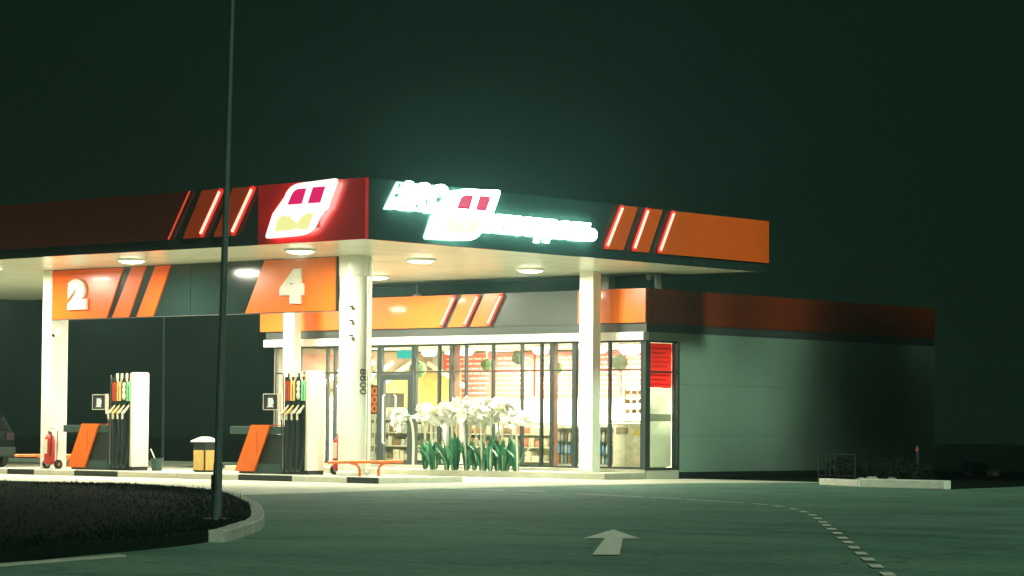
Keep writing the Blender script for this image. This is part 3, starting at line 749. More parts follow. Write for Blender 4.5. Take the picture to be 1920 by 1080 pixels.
# ------------------------------------------------------------------ shop
XS, YS, XL, YE = -2.313, 11.857, -15.2, 24.4
BT, BB, LT, LB, G = 4.45, 3.64, 3.43, 3.24, .23
shop = thing('shop_building', 'low flat roofed station shop with glazed front and orange band', 'building', (-8.7, 20, 0))
bm = BM(); box(bm, (XL+.3, YS-1.55, 0), (XS+.02, YS-.0, .15), .01); box(bm, (XL+.35, YS-.05, .15), (XS-.01, YS+.03, G-.01)); obj('plinth', bm, M['concrete'], shop)
bm = BM(); box(bm, (XS-.02, YS+1.28, 0), (XS+.02, YE, .16)); obj('side_plinth', bm, M['charmatt'], shop)
bm = BM(); box(bm, (XL+.4, YS, .0), (XS-.02, YE, G-.02)); obj('floor', bm, M['shopfloor'], shop)
# side wall of horizontal panels
bm = BM()
for z0, z1 in ((.16, 1.02), (1.025, 2.22), (2.225, LT)): box(bm, (XS-.12, YS+1.28, z0), (XS, YE, z1))
sd = obj('side_wall', bm, M['wallside'], shop)
bm = BM(); box(bm, (XS-.16, YS+1.29, .16), (XS-.122, YE-.12, LT-.01)); obj('wall_lining', bm, M['charmatt'], sd)
bm = BM(); box(bm, (XS-.12, YS+.09, LB), (XS, YS+1.279, LT)); obj('side_header', bm, M['wallside'], shop)
bm = BM(); box(bm, (XL+.4, 18.0, G-.02), (XS-.12, 18.15, LB)); obj('inner_wall', bm, M['innerwall'], shop)
bm = BM(); box(bm, (XL+.4, YS+.1, G-.02), (XL+.5, 18.0, LB)); obj('left_wall', bm, M['beige'], shop)
bm = BM(); box(bm, (XL+.4, 18.2, G-.02), (XL+.5, YE, LB)); obj('rear_left_wall', bm, M['charmatt'], shop)
bm = BM(); box(bm, (XL+.5, YE-.1, G-.02), (XS-.13, YE, LB)); obj('rear_wall', bm, M['charmatt'], shop)
bm = BM(); box(bm, (XL+.4, YS+.03, LB+.03), (XS-.13, YE, LB+.12)); obj('ceiling', bm, M['innerwall'], shop)
bm = BM(); box(bm, (XL+.1, YS+.1, BB), (XS-.07, YE, BT-.08)); obj('roof', bm, M['charmatt'], shop)
bm = BM(); box(bm, (XL+.2, YS-.12, LB), (XS, YS+.08, LT), .008); obj('ledge', bm, M['white'], shop)
bm = BM(); box(bm, (XL+.15, YS+.02, LT), (XS-.02, YS+.15, BB)); box(bm, (XS-.15, YS+.15, LT), (XS-.02, YE, BB)); obj('recess_strip', bm, M['greyfascia'], shop)
bm = BM(); box(bm, (XL, YS-.0, BB), (XS-.05, YS+.08, BT)); obj('front_fascia', bm, M['greyfascia'], shop)
bm = BM(); box(bm, (XS-.05, YS+.081, BB), (XS-.0, YE, BT)); obj('side_band', bm, M['sideband_shaded'], shop)
def bpanel(x0b, x1b, x1t, x0t, name='orange_panel'):
    slant_panel([(x0b, BB+.01), (x1b, BB+.01), (x1t, BT-.005), (x0t, BT-.005)], 'xz', YS-.05, YS-.002, shop, 'orangeband', name)
bpanel(XL, -8.74, -8.27, XL)
bpanel(-8.52, -7.96, -7.49, -8.05)
bpanel(-7.78, -7.20, -6.73, -7.31)
bpanel(-4.35, XS, XS, -4.35)
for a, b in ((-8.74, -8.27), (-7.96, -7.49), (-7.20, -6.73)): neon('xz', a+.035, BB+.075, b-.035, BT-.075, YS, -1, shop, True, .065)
# front glazing: frames as parts with panes below them
FR = M['frame']
def window(x0, x1, mull, z0=G, z1=LB, tr=2.55, y=YS, name='window'):
    bm = BM(); w = .03
    xs = [x0]+mull+[x1]
    for x in xs: box(bm, (x-w, y-.04, z0), (x+w, y+.05, z1-.002))
    for a, b in zip(xs, xs[1:]):
        box(bm, (a+w, y-.03, z0), (b-w, y+.04, z0+.05)); box(bm, (a+w, y-.03, tr-.02), (b-w, y+.04, tr+.02)); box(bm, (a+w, y-.03, z1-.05), (b-w, y+.04, z1-.004))
    fr = obj(name, bm, FR, shop)
    for a, b in zip(xs, xs[1:]):
        bm = BM(); box(bm, (a+w, y, z0+.05), (b-w, y+.008, tr-.02)); obj('pane', bm, M['glass'], fr)
        bm = BM(); box(bm, (a+w, y, tr+.02), (b-w, y+.008, z1-.05)); obj('pane', bm, M['glass'], fr)
    return fr
window(-14.6, -10.90, [-13.72, -12.72, -12.45, -11.25])
window(-9.62, -4.50, [-8.83, -8.44, -7.93, -7.05, -6.12, -5.50, -5.18])
window(-4.44, -2.43, [-3.40])
# wide dark posts inside the glazing
bm = BM(); box(bm, (-8.66, YS+.2, G), (-8.50, YS+.4, LB+.02)); box(bm, (-5.42, YS+.2, G), (-5.28, YS+.35, LB+.02)); obj('inner_post', bm, M['darkwood'], shop)
bm = BM(); box(bm, (XS-.115, YS-.035, G-.02), (XS+.004, YS+.085, LB-.003)); obj('corner_post', bm, FR, shop)
# door
bm = BM(); X0, X1, TZ = -10.82, -9.70, 2.50
box(bm, (X0, YS-.05, G), (X0+.13, YS+.05, TZ)); box(bm, (X1-.16, YS-.05, G), (X1, YS+.05, TZ)); box(bm, (X0+.13, YS-.05, TZ-.15), (X1-.16, YS+.05, TZ)); box(bm, (X0+.13, YS-.05, G), (X1-.16, YS+.05, G+.10))
door = obj('door', bm, FR, shop)
bm = BM(); box(bm, (X0+.13, YS, G+.10), (X1-.16, YS+.008, TZ-.15)); obj('pane', bm, M['glass'], door)
bm = BM(); tube(bm, [(X0+.17, YS-.055, .75), (X0+.17, YS-.11, .78), (X0+.17, YS-.11, 1.95), (X0+.17, YS-.055, 1.98)], .022, 8); obj('handle', bm, M['white'], door, smooth=True)
bm = BM(); tube(bm, [(X0+.40, YS+.055, 1.45), (X0+.40, YS+.11, 1.48), (X0+.40, YS+.11, 1.95), (X0+.40, YS+.055, 1.98)], .022, 8); obj('handle', bm, M['white'], door, smooth=True)
bm = BM(); box(bm, (X0, YS-.04, TZ+.005), (X1, YS+.05, TZ+.07)); box(bm, (X0, YS-.04, LB-.06), (X1, YS+.05, LB-.004)); box(bm, (X0-.02, YS-.04, TZ+.07), (X0+.05, YS+.05, LB-.06)); box(bm, (X1-.05, YS-.04, TZ+.07), (X1+.02, YS+.05, LB-.06)); tw = obj('transom_window', bm, FR, shop)
bm = BM(); box(bm, (X0+.05, YS, TZ+.07), (X1-.05, YS+.008, LB-.06)); obj('pane', bm, M['glass'], tw)
# side window
ya, yb = YS+.09, YS+1.275
bm = BM()
for a, b in ((ya, ya+.06), (yb-.20, yb-.16), (yb-.05, yb)): box(bm, (XS-.08, a, G-.02), (XS-.0, b, LB-.002))
box(bm, (XS-.08, ya+.06, G-.02), (XS-.002, yb-.2, G+.04)); box(bm, (XS-.08, ya+.06, LB-.05), (XS-.002, yb-.2, LB-.003)); box(bm, (XS-.07, ya+.06, 2.48), (XS-.002, yb-.2, 2.53)); box(bm, (XS-.07, yb-.16, 2.48), (XS-.002, yb-.05, 2.53))
box(bm, (XS-.08, yb-.16, G-.02), (XS-.03, yb-.05, G+.04)); box(bm, (XS-.08, yb-.16, LB-.05), (XS-.03, yb-.05, LB-.003))
sw = obj('side_window', bm, FR, shop)
bm = BM(); box(bm, (XS-.035, ya+.06, G+.04), (XS-.03, yb-.2, 2.48)); box(bm, (XS-.035, ya+.06, 2.53), (XS-.03, yb-.2, LB-.05)); obj('pane', bm, M['glass'], sw)
# poster behind the side window
t = thing('window_poster', 'tall poster in the side window, red lines above and white below', 'poster', (XS-.1, (ya+yb)/2, G+.05))
bm = BM(); box(bm, (XS-.095, ya+.065, G+.05), (XS-.085, yb-.205, 2.13)); obj('white_sheet', bm, M['poster'], t)
bm = BM(); box(bm, (XS-.095, ya+.065, 2.135), (XS-.085, yb-.205, LB-.06)); obj('red_sheet', bm, M['posterred'], t)
bm = BM(); box(bm, (XS-.084, ya+.065, 1.35), (XS-.082, yb-.205, 1.52)); obj('grey_band', bm, M['postergrey'], t)
bm = BM()
for k in range(9):
    z = 2.2 + k*.105
    if abs(z-2.5) < .04: continue
    box(bm, (XS-.084, ya+.12, z), (XS-.082, yb-.26-.12*(k % 3 == 1), z+.035))
obj('text_lines', bm, M['posterrose'], t)
t = thing('shop_backwall_board', 'wide red price board with rows of pale text high on the inner wall', 'menu board', (-11, 17.9, 2.1))

bm = BM()
for a, b in ((-14.2, -12.4), (-12.3, -10.9), (-10.8, -9.4), (-9.3, -7.9), (-7.8, -5.5)): box(bm, (a, 17.9, 2.02), (b, 17.98, 3.2))
obj('panel', bm, M['redboard'], t)
bm = BM()
for a, b in ((-14.2, -12.4), (-12.3, -10.9), (-10.8, -9.4), (-9.3, -7.9), (-7.8, -5.5)):
    for k in range(8):
        z = 2.1 + k*.135; x = a+.12
        while x < b-.2:
            l = random.uniform(.12, .4); box(bm, (x, 17.892, z), (min(x+l, b-.1), 17.899, z+.032)); x += l+.06
obj('text_rows', bm, M['boardtext'], t)

# interior furniture
def shelf_rack(label, x0, x1, y0, levels, goods):
    t = thing('shelf_rack', label, 'shelf rack', ((x0+x1)/2, y0, G-.02))
    bm = BM(); box(bm, (x0, y0+.42, G-.02), (x1, y0+.45, levels[-1]+.3)); 
    for x in (x0, x1-.03): box(bm, (x, y0, G-.02), (x+.03, y0+.42, levels[-1]+.3))
    obj('side_frame', bm, M['cream'], t)
    for z in levels:
        bm = BM(); box(bm, (x0+.03, y0-.02, z-.03), (x1-.03, y0+.42, z)); obj('shelf', bm, M['cream'], t)
    for z in levels:
        x = x0+.05
        while x < x1-.2:
            w = random.uniform(.14, .26); h = random.uniform(.12, .24)
            if x+w > x1-.04: break
            bm = BM(); box(bm, (x, y0+.03, z+.001), (x+w*.92, y0+.3, z+h), .006)
            o = obj('packet', bm, M[random.choice(goods)], None, (x+w/2, y0+.15, z+.001))
            tag(o, 'small packet of goods on the low racks seen through the shop glass', 'packet', 'packets on the low racks')
            x += w+.02
shelf_rack('low cream rack of goods behind the shop door', -12.6, -10.0, 13.3, [.35, .70, 1.05, 1.38], ['papergoods', 'cream', 'browngoods', 'papergoods', 'bottlewhite'])
shelf_rack('low cream rack of goods behind the giant flowers', -9.6, -6.6, 13.6, [.35, .70, 1.02], ['papergoods', 'browngoods', 'cream', 'bun', 'bottlered'])
def cooler(label, x0, x1, y0, h):
    t = thing('drinks_cooler', label, 'cooler', ((x0+x1)/2, y0, G-.02), 'white drinks coolers behind the glass')
    bm = BM(); box(bm, (x0, y0+.45, G-.02), (x1, y0+.5, h))
    for x in (x0, x1-.05): box(bm, (x, y0, G-.02), (x+.05, y0+.45, h))
    box(bm, (x0+.05, y0, h-.08), (x1-.05, y0+.45, h)); box(bm, (x0+.05, y0, G-.02), (x1-.05, y0+.45, G+.06)); obj('body', bm, M['innerwall'], t)
    for i, z in enumerate((G+.09, .56, .86)):
        bm = BM(); box(bm, (x0+.05, y0+.02, z-.03), (x1-.05, y0+.45, z)); obj('shelf', bm, M['greyfascia'] if i else M['postergrey'], t)
        n = int((x1-x0-.12)/.115)
        for k in range(n):
            x = x0+.11+k*.115
            hh = .27 if i < 2 else .22
            bm = BM(); lathe(bm, [(.038, z+.001), (.042, z+.02), (.042, z+hh*.62), (.018, z+hh*.82), (.016, z+hh)], (x, y0+.12, 0), 10)
            c = [['bottlered', 'bottlewhite', 'bottleteal'], ['bottlewhite', 'bottleblue', 'bottleblue'], ['bottlewhite', 'browngoods', 'papergoods']][i][(k*7+i) % 3]
            o = obj('bottle', bm, M[c], None, (x, y0+.12, z+.001), smooth=True)
            tag(o, {'bottlered': 'reddish bottle on a shelf of a white cooler', 'bottlewhite': 'whitish bottle on a shelf of a white cooler', 'bottleteal': 'teal bottle on a shelf of a white cooler', 'bottleblue': 'blue bottle on a shelf of a white cooler', 'browngoods': 'brown bottle on the top shelf of a white cooler', 'papergoods': 'beige bottle on the top shelf of a white cooler'}[c], 'bottle', {'bottlered': 'reddish bottles', 'bottlewhite': 'whitish bottles', 'bottleteal': 'teal bottles', 'bottleblue': 'blue bottles', 'browngoods': 'brown bottles', 'papergoods': 'beige bottles'}[c] + ' in the coolers')
    return t
cooler('white drinks cooler left of the shop corner column', -6.15, -5.05, 13.05, 1.25)
cooler('white drinks cooler right of the shop corner column', -4.62, -3.92, 12.75, 1.28)
t = thing('bakery_counter', 'beige bakery counter with yellow sticker at the glass corner of the shop', 'counter', (-3.4, 12.8, G-.02))
bm = BM(); box(bm, (-3.85, 12.55, G-.02), (-2.75, 13.2, 1.30), .01); obj('cabinet', bm, M['papergoods'], t)
bm = BM(); box(bm, (-3.9, 12.5, 1.31), (-2.72, 13.25, 1.36)); obj('counter_top', bm, M['cream'], t)
bm = BM(); prism(bm, [(-3.25, 1.02), (-3.05, 1.02), (-3.15, 1.22)], 'xz', 12.535, 12.545); obj('sticker', bm, M['yellowsticker'], t)
bm = BM(); box(bm, (-3.75, 12.53, 1.05), (-3.4, 12.545, 1.20)); obj('label_strip', bm, M['browngoods'], t)
bm = BM(); tube(bm, [(-3.6, 12.7, 1.36), (-3.6, 12.7, 2.1)], .015, 6); tube(bm, [(-2.95, 12.7, 1.36), (-2.95, 12.7, 2.1)], .015, 6)
obj('stand_post', bm, M['chrome'], t)
for z in (1.55, 1.78, 2.0):
    bm = BM(); box(bm, (-3.68, 12.6, z-.015), (-2.88, 12.95, z)); obj('tier_shelf', bm, M['cream'], t)
    for k in range(4):
        bm = BM(); lathe(bm, [(.05, z+.001), (.075, z+.03), (.06, z+.075), (.02, z+.095)], (-3.57+k*.2, 12.74, 0), 12)
        tag(obj('bun', bm, M['bun' if (k+int(z*10)) % 3 else 'papergoods'], None, (-3.57+k*.2, 12.74, z+.001), smooth=True), 'baked bun on the tiered stand of the bakery counter', 'bun', 'buns on the bakery stand')
# wooden booth with slanted beams in the far left corner
t = thing('wooden_booth', 'warm wooden booth with slanted beams at the far left of the shop', 'booth', (-14.3, 16.8, G-.02))
bm = BM(); box(bm, (-14.69, 15.6, G-.02), (-14.64, 17.95, 2.72)); box(bm, (-14.64, 17.6, G-.02), (-13.3, 17.66, 2.75)); obj('wood_wall', bm, M['wood'], t)
bm = BM()
for k in range(4):
    a = 13.2+k*.75; tube(bm, [(-14.55, a, 2.15+k*.0), (-14.55, a+1.5, 2.95)], .09, 4)
tube(bm, [(-14.4, 17.5, 2.95), (-13.0, 17.45, 2.3)], .07, 4)
obj('slanted_beam', bm, M['cream'], t)
bm = BM(); box(bm, (-14.64, 15.9, .9), (-14.6, 16.75, 2.1)); obj('dark_opening', bm, M['charmatt'], t)
bm = BM(); box(bm, (-14.69, 12.2, 2.15), (-14.65, 15.55, 3.1)); obj('brown_panel', bm, M['darkwood'], t)
t = thing('ring_sign', 'dark upright sign with three red rings behind the glass left of the door', 'sign', (-12.05, 12.9, 1.5))
bm = BM(); box(bm, (-12.22, 12.9, 1.5), (-11.86, 12.93, 2.25)); obj('backing', bm, M['rubber'], t)
for z in (1.64, 1.87, 2.10):
    bm = BM()
    for k in range(16):
        a0, a1 = k*math.pi/8, (k+1)*math.pi/8
        prism(bm, [(-12.04+.11*math.cos(a0), z+.11*math.sin(a0)), (-12.04+.11*math.cos(a1), z+.11*math.sin(a1)), (-12.04+.05*math.cos(a1), z+.05*math.sin(a1)), (-12.04+.05*math.cos(a0), z+.05*math.sin(a0))], 'xz', 12.885, 12.899)
    obj('ring', bm, M['orangepaint'], t)
bm = BM(); box(bm, (-12.06, 12.905, .23), (-12.02, 12.925, 1.5)); obj('stand', bm, M['chrome'], t)
t = thing('hanging_banner', 'pale pointed paper banner hanging left of the shop door', 'banner', (-12.0, 12.9, 2.3))
bm = BM(); prism(bm, [(-12.2, 2.28), (-11.82, 2.28), (-11.85, 2.72)], 'xz', 12.88, 12.9); obj('paper', bm, M['cream'], t)
bm = BM(); tube(bm, [(-11.85, 12.89, 2.72), (-11.85, 12.89, LB+.03)], .006, 5); obj('string', bm, M['cream'], t)
t = thing('exit_sign', 'glowing teal exit sign hanging above the shop door', 'exit sign', (-11.1, 13.0, 2.93))
bm = BM(); box(bm, (-11.34, 12.98, 2.93), (-10.84, 13.02, 3.15), .006); obj('light_box', bm, M['exitsign'], t)
bm = BM(); tube(bm, [(-11.09, 13.0, 3.15), (-11.09, 13.0, LB+.03)], .012, 6); obj('rod', bm, M['chrome'], t)
# pendant lamps and moss balls
def pendant(x, y, r, z, label):
    t = thing('pendant_lamp', label, 'pendant lamp', (x, y, z), 'glowing lamps under the shop ceiling')
    bm = BM(); lathe(bm, [(.03, -r*.5), (r*.7, -r*.42), (r, -r*.1), (r*.95, r*.15), (r*.5, r*.35), (.03, r*.4)], (x, y, z), 20); obj('shade', bm, M['shoplamp'], t, smooth=True)
    bm = BM(); tube(bm, [(x, y, z+r*.38), (x, y, LB+.03)], .01, 6); obj('cord', bm, M['chrome'], t)
for x, y, r, l in ((-10.0, 12.75, .20, 'wide glowing lamp just right of the shop door top'), (-9.3, 12.75, .13, 'smallest glowing lamp under the ceiling by the first window posts'),
    (-8.75, 12.75, .20, 'wide glowing lamp right of the smallest lamp under the ceiling'), (-6.25, 12.7, .20, 'glowing lamp near the middle of the long glazing'),
    (-4.25, 12.5, .20, 'glowing lamp right beside the shop corner column'), (-3.3, 12.5, .28, 'largest glowing lamp at the glass corner of the shop')): pendant(x, y, r, 3.06, l)
def ball(x, y, z, r, m, label):
    t = thing('moss_ball', label, 'hanging ball', (x, y, z), 'moss balls hanging in the shop')
    bm = BM(); bmesh.ops.create_icosphere(bm, subdivisions=3, radius=r)
    for v in bm.verts: v.co *= 1+random.uniform(-.09, .09)
    bmesh.ops.translate(bm, verts=bm.verts, vec=(x, y, z)); obj('moss', bm, M[m], t)
    bm = BM(); tube(bm, [(x, y, z+r*.9), (x, y, LB+.03)], .006, 5); obj('string', bm, M['chrome'], t)
ball(-10.9, 13.3, 2.66, .22, 'greenball', 'green moss ball hanging below the teal exit sign')
ball(-8.1, 12.8, 2.74, .15, 'greenball', 'bright green moss ball hanging in the middle of the glazing')
ball(-7.05, 12.8, 2.9, .17, 'greyball', 'grey green moss ball hanging between two window posts')
ball(-5.85, 12.8, 2.64, .17, 'greenball', 'green moss ball hanging left of the shop corner column')
ball(-3.95, 12.9, 2.75, .2, 'greyball', 'pale green moss ball hanging right of the shop corner column')
# shop lights (the ceiling panels seen glowing in the photograph)
t = None
for i, (x, y) in enumerate(((-12.9, 14.2), (-10.2, 14.6), (-7.5, 14.6), (-4.6, 14.4), (-11, 16.6), (-7, 16.6))):
    t = thing('ceiling_panel_light', ['square ceiling light panel above the racks behind the door', 'square ceiling light panel behind the door top', 'square ceiling light panel above the flowers glazing', 'square ceiling light panel above the coolers', 'square ceiling light panel before the red price board, left', 'square ceiling light panel before the red price board, right'][i], 'ceiling light', (x, y, LB), 'ceiling light panels in the shop')
    bm = BM(); box(bm, (x-.32, y-.32, LB-.01), (x+.32, y+.32, LB+.028)); obj('frame', bm, M['white'], t)
    bm = BM(); box(bm, (x-.29, y-.29, LB-.02), (x+.29, y+.29, LB-.0105)); obj('diffuser', bm, M['shoplamp'], t)
    li = bpy.data.lights.new('shop_light', 'AREA'); li.shape = 'SQUARE'; li.size = .58; li.energy = 650; li.color = (1, .96, .78)
    lo = bpy.data.objects.new('shop_light', li); COL.objects.link(lo); lo.location = (x, y, LB-.03)

# ------------------------------------------------------------------ giant artificial flowers
def bloom_bm(r, seed):
    rnd = random.Random(seed); bm = BM()
    for k in range(46):
        el = math.asin(rnd.uniform(-.8, 1)); az = rnd.uniform(0, 6.283); rr = r*rnd.uniform(.45, .92)
        c = Vector((math.cos(el)*math.cos(az), math.cos(el)*math.sin(az), math.sin(el)*.85))
        u = c.cross(Vector((0, 0, 1))).normalized(); w = u.cross(c)
        roll = rnd.uniform(0, 6.283); u, w = u*math.cos(roll)+w*math.sin(roll), w*math.cos(roll)-u*math.sin(roll)
        w = (w + c*rnd.uniform(.1, .9)).normalized(); n = u.cross(w)
        L = r*rnd.uniform(.38, .72); W = L*rnd.uniform(.45, .75); cup = rnd.uniform(.15, .5); curl = rnd.uniform(-.35, .3)
        base = c*rr*.55; prev = None
        for i in range(6):
            t = i/5; wd = W*math.sin(math.pi*(.12+.80*t))**.8
            row = [bm.verts.new(base + w*L*1.5*t + n*(curl*L*t*t) + u*wd*q + n*(cup*wd*q*q)) for q in (-1, -.4, .4, 1)]
            if prev:
                for q in range(3): bm.faces.new((prev[q], prev[q+1], row[q+1], row[q]))
            prev = row
    bmesh.ops.create_icosphere(bm, subdivisions=2, radius=r*.5)
    return bm
def flower(seed):
    rnd = random.Random(seed*13+1)
    t = thing('giant_flower', 'flower', 'artificial flower', (0, 0, 0), 'giant white artificial flowers in front of the glazing')
    h = 1.28; lx, ly = rnd.uniform(-.06, .06), rnd.uniform(-.05, .05)
    bm = BM(); tube(bm, curve_pts([(0, 0, 0), (lx*.3, ly*.3, .4), (lx, ly, 1.0), (lx, ly, h)], 4), .026, 8); obj('stem', bm, M['stem'], t, smooth=True)
    bm = bloom_bm(.265, seed); bmesh.ops.translate(bm, verts=bm.verts, vec=(lx, ly, h+.10)); b = obj('bloom', bm, M['petal'], t, smooth=True)
    bm = BM(); bmesh.ops.create_icosphere(bm, subdivisions=2, radius=.07); bmesh.ops.translate(bm, verts=bm.verts, vec=(lx+.13, ly-.16, h+.14)); obj('flower_heart', bm, M['petalheart'], b, smooth=True)
    for k in range(5):
        az = rnd.uniform(0, 6.283); L = rnd.uniform(.6, 1.0); out = rnd.uniform(.08, .36); wd = rnd.uniform(.055, .10)
        d = Vector((math.cos(az), math.sin(az), 0)); s = Vector((-d.y, d.x, 0)); bm = BM(); rows_ = []
        for i in range(9):
            q = i/8; wv = wd*math.sin(math.pi*min(1, .12+q*.88))**.7 if q < 1 else .002
            c = d*(.03+out*q**2.2) + Vector((0, 0, L*(q-.10*q**3)))
            rows_.append((bm.verts.new(c - s*wv + d*.0), bm.verts.new(c - d*wv*.35), bm.verts.new(c + s*wv)))
        for a, b2_ in zip(rows_, rows_[1:]):
            for j in range(2): bm.faces.new((a[j], a[j+1], b2_[j+1], b2_[j]))
        obj('leaf', bm, M['leaf'], t, smooth=True)
    return t
FL = [flower(s) for s in (1, 2, 3)]
ORD = ['first', 'second', 'third', 'fourth', 'fifth', 'sixth', 'seventh', 'eighth', 'ninth', 'tenth']
spots = []
for i in range(10): spots.append((-8.25+i*.335+random.uniform(-.07, .07), 10.72+random.uniform(-.06, .06), 'back', i))
for i in range(8): spots.append((-7.7+i*.385+random.uniform(-.08, .08), 10.38+random.uniform(-.05, .05), 'front', i))
used = set()
for n, (x, y, row, i) in enumerate(spots):
    lab = f"giant white artificial flower, {ORD[i]} from the shop door in the {'row by the glass' if row == 'back' else 'row nearer the forecourt'}"
    k = n % 3; sc_ = random.uniform(.86, 1.08)
    if k not in used: o = FL[k]; used.add(k); o.location = (x, y, .15); o['label'] = lab
    else: o = dup(FL[k], (x, y, .15), lab, random.uniform(0, 6.28))
    o.scale = (1, 1, sc_); o.rotation_euler.x = random.uniform(-.07, .07); o.rotation_euler.y = random.uniform(-.07, .07)
# one drooping flower beside the door
t = thing('giant_flower', 'giant white artificial flower drooping sideways next to the door, highest green leaves', 'artificial flower', (-8.62, 10.7, .15), 'giant white artificial flowers in front of the glazing')
bm = BM(); tube(bm, curve_pts([(-8.62, 10.7, .15), (-8.62, 10.7, 1.0), (-8.72, 10.66, 1.4), (-8.95, 10.6, 1.42)], 5), .03, 8); obj('stem', bm, M['stem'], t, smooth=True)
bm = bloom_bm(.21, 77); bmesh.ops.translate(bm, verts=bm.verts, vec=(-9.02, 10.58, 1.28)); obj('bloom', bm, M['petal'], t, smooth=True)
bm = BM()
for k in range(5):
    a = k*1.2; c = Vector((-8.86, 10.6, 1.46)); d = Vector((math.cos(a), math.sin(a)*.6, .35*math.sin(a*2))); s = Vector((-d.y, d.x, .2))*.25
    bm.faces.new([bm.verts.new(v) for v in (c, c+d*.12+s*.3, c+d*.26, c+d*.12-s*.3)])
obj('sepal', bm, M['leaf'], t)

# ------------------------------------------------------------------ parked car at the left edge
CX, CY = -21.35, 7.0
t = thing('parked_car', 'dark parked hatchback cut off by the left edge of the photo', 'car', (CX-2.0, CY+.85, 0))
prof = [(0, .42), (-.02, .75), (-.12, .98), (-.45, 1.36), (-.75, 1.46), (-1.9, 1.48), (-2.75, .98), (-3.75, .86), (-3.98, .62), (-3.98, .30), (-3.55, .24)]
arch = lambda c: [(c-.36*math.cos(a), .30+.36*math.sin(a)) for a in [math.pi*k/8 for k in range(9)]]
pts = prof[:-1] + [(-3.55, .24)] + arch(-3.15) + [(-2.7, .22), (-1.05, .22)] + arch(-.62) + [(-.12, .30)]
bm = BM(); prism(bm, [(CX+a, b) for a, b in pts], 'xz', CY, CY+1.68); bmesh.ops.bevel(bm, geom=[e for e in bm.edges if abs(abs(e.verts[0].co.y-e.verts[1].co.y)) < .01 and len(e.link_faces) == 2 and abs(e.link_faces[0].normal.dot(e.link_faces[1].normal)) < .5], offset=.04, segments=2, affect='EDGES')
obj('body', bm, M['carpaint'], t)
for y in (CY-.004, CY+1.674):
    bm = BM(); prism(bm, [(CX-.48, 1.0), (-.72+CX, 1.38), (CX-1.9, 1.40), (CX-2.55, 1.0)], 'xz', y, y+.01); obj('side_window', bm, M['carglass'], t)
for wx in (-3.15, -.62):
    for y in (CY-.02, CY+1.50):
        bm = BM(); cyl(bm, (CX+wx, y, .31), (CX+wx, y+.2, .31), .31, .31, 28); w = obj('wheel', bm, M['rubber'], t, smooth=True)
        bm = BM(); cyl(bm, (CX+wx, y-.006, .31), (CX+wx, y+.206, .31), .20, .20, 20); obj('rim', bm, M['chrome'], w)
bm = BM(); prism(bm, [(CX-.15, 1.02), (CX-.46, 1.36), (CX-.44, 1.38), (CX-.12, 1.03)], 'xz', CY+.15, CY+1.53); obj('rear_window', bm, M['carglass'], t)
for y in (CY+.06, CY+1.36):
    bm = BM(); box(bm, (CX-.05, y, .74), (CX+.012, y+.26, .94), .01); obj('tail_lamp', bm, M['tail'], t)
bm = BM(); box(bm, (CX-.06, CY+.03, .30), (CX+.05, CY+1.65, .56), .03); obj('bumper', bm, M['charmatt'], t)

# ------------------------------------------------------------------ dark planting on the right
def shrub(x, y, h, label, seed):
    rnd = random.Random(seed); t = thing('shrub', label, 'shrub', (x, y, .03), 'bare dark shrubs on the verge')
    bm = BM()
    for k in range(9):
        a = rnd.uniform(0, 6.28); r = rnd.uniform(.05, .35); hh = h*rnd.uniform(.6, 1)
        tube(bm, curve_pts([(x, y, .03), (x+math.cos(a)*r*.4, y+math.sin(a)*r*.4, hh*.5), (x+math.cos(a)*r, y+math.sin(a)*r, hh)], 3), .011, 5, .004)
    obj('stem', bm, M['bark'], t)
    bm = BM()
    for k in range(420):
        a = rnd.uniform(0, 6.28); r = .42*math.sqrt(rnd.random()); z = h*rnd.uniform(.18, 1.0)*(1-.4*r)
        p = Vector((x+math.cos(a)*r, y+math.sin(a)*r, z)); u = Vector((rnd.uniform(-1, 1), rnd.uniform(-1, 1), rnd.uniform(-1, 1))).normalized()*.035; w = u.orthogonal().normalized()*.018
        bm.faces.new([bm.verts.new(v) for v in (p-u, p+w, p+u, p-w)])
    obj('foliage', bm, M['foliage'], t)
for i, (x, y, h, l) in enumerate(((1.75, 13.9, .55, 'low dark shrub behind the shorter white kerb, nearest the shop wall'), (2.6, 13.9, .5, 'low dark shrub right of the railing behind the shorter kerb'), (3.3, 13.6, .62, 'dark shrub behind the longer white kerb beside the reflector post'), (4.3, 13.0, .5, 'dark shrub right of the reflector post'), (0.2, 22.3, .4, 'small dark shrub far right beyond the white kerbs'))): shrub(x, y, h, l, i+3)
t = thing('low_railing', 'dim low metal railing among the shrubs behind the shorter white kerb', 'railing', (1.8, 13.55, .03))
bm = BM(); tube(bm, [(1.35, 13.55, .03), (1.35, 13.55, .62)], .014, 6); tube(bm, [(2.35, 13.55, .03), (2.35, 13.55, .62)], .014, 6); obj('post', bm, M['darkmetal'], t)
bm = BM(); tube(bm, [(1.35, 13.55, .14), (2.35, 13.55, .14)], .012, 6); tube(bm, [(1.35, 13.55, .62), (2.35, 13.55, .62)], .012, 6); obj('crossbar', bm, M['darkmetal'], t)
for x in (1.55, 1.66, 1.79): bm = BM(); tube(bm, [(x, 13.55, .14), (x+.03, 13.55, .58)], .012, 6); obj('baluster', bm, M['darkmetal'], t)
t = thing('reflector_post', 'slim dark post with small reddish reflector among the shrubs', 'post', (3.78, 13.9, .03))
bm = BM(); cyl(bm, (3.78, 13.9, .03), (3.78, 13.9, .85), .035, .03, 10); obj('post', bm, M['darkmetal'], t)
bm = BM(); box(bm, (3.75, 13.855, .72), (3.81, 13.868, .80)); obj('reflector', bm, M['reflector'], t)
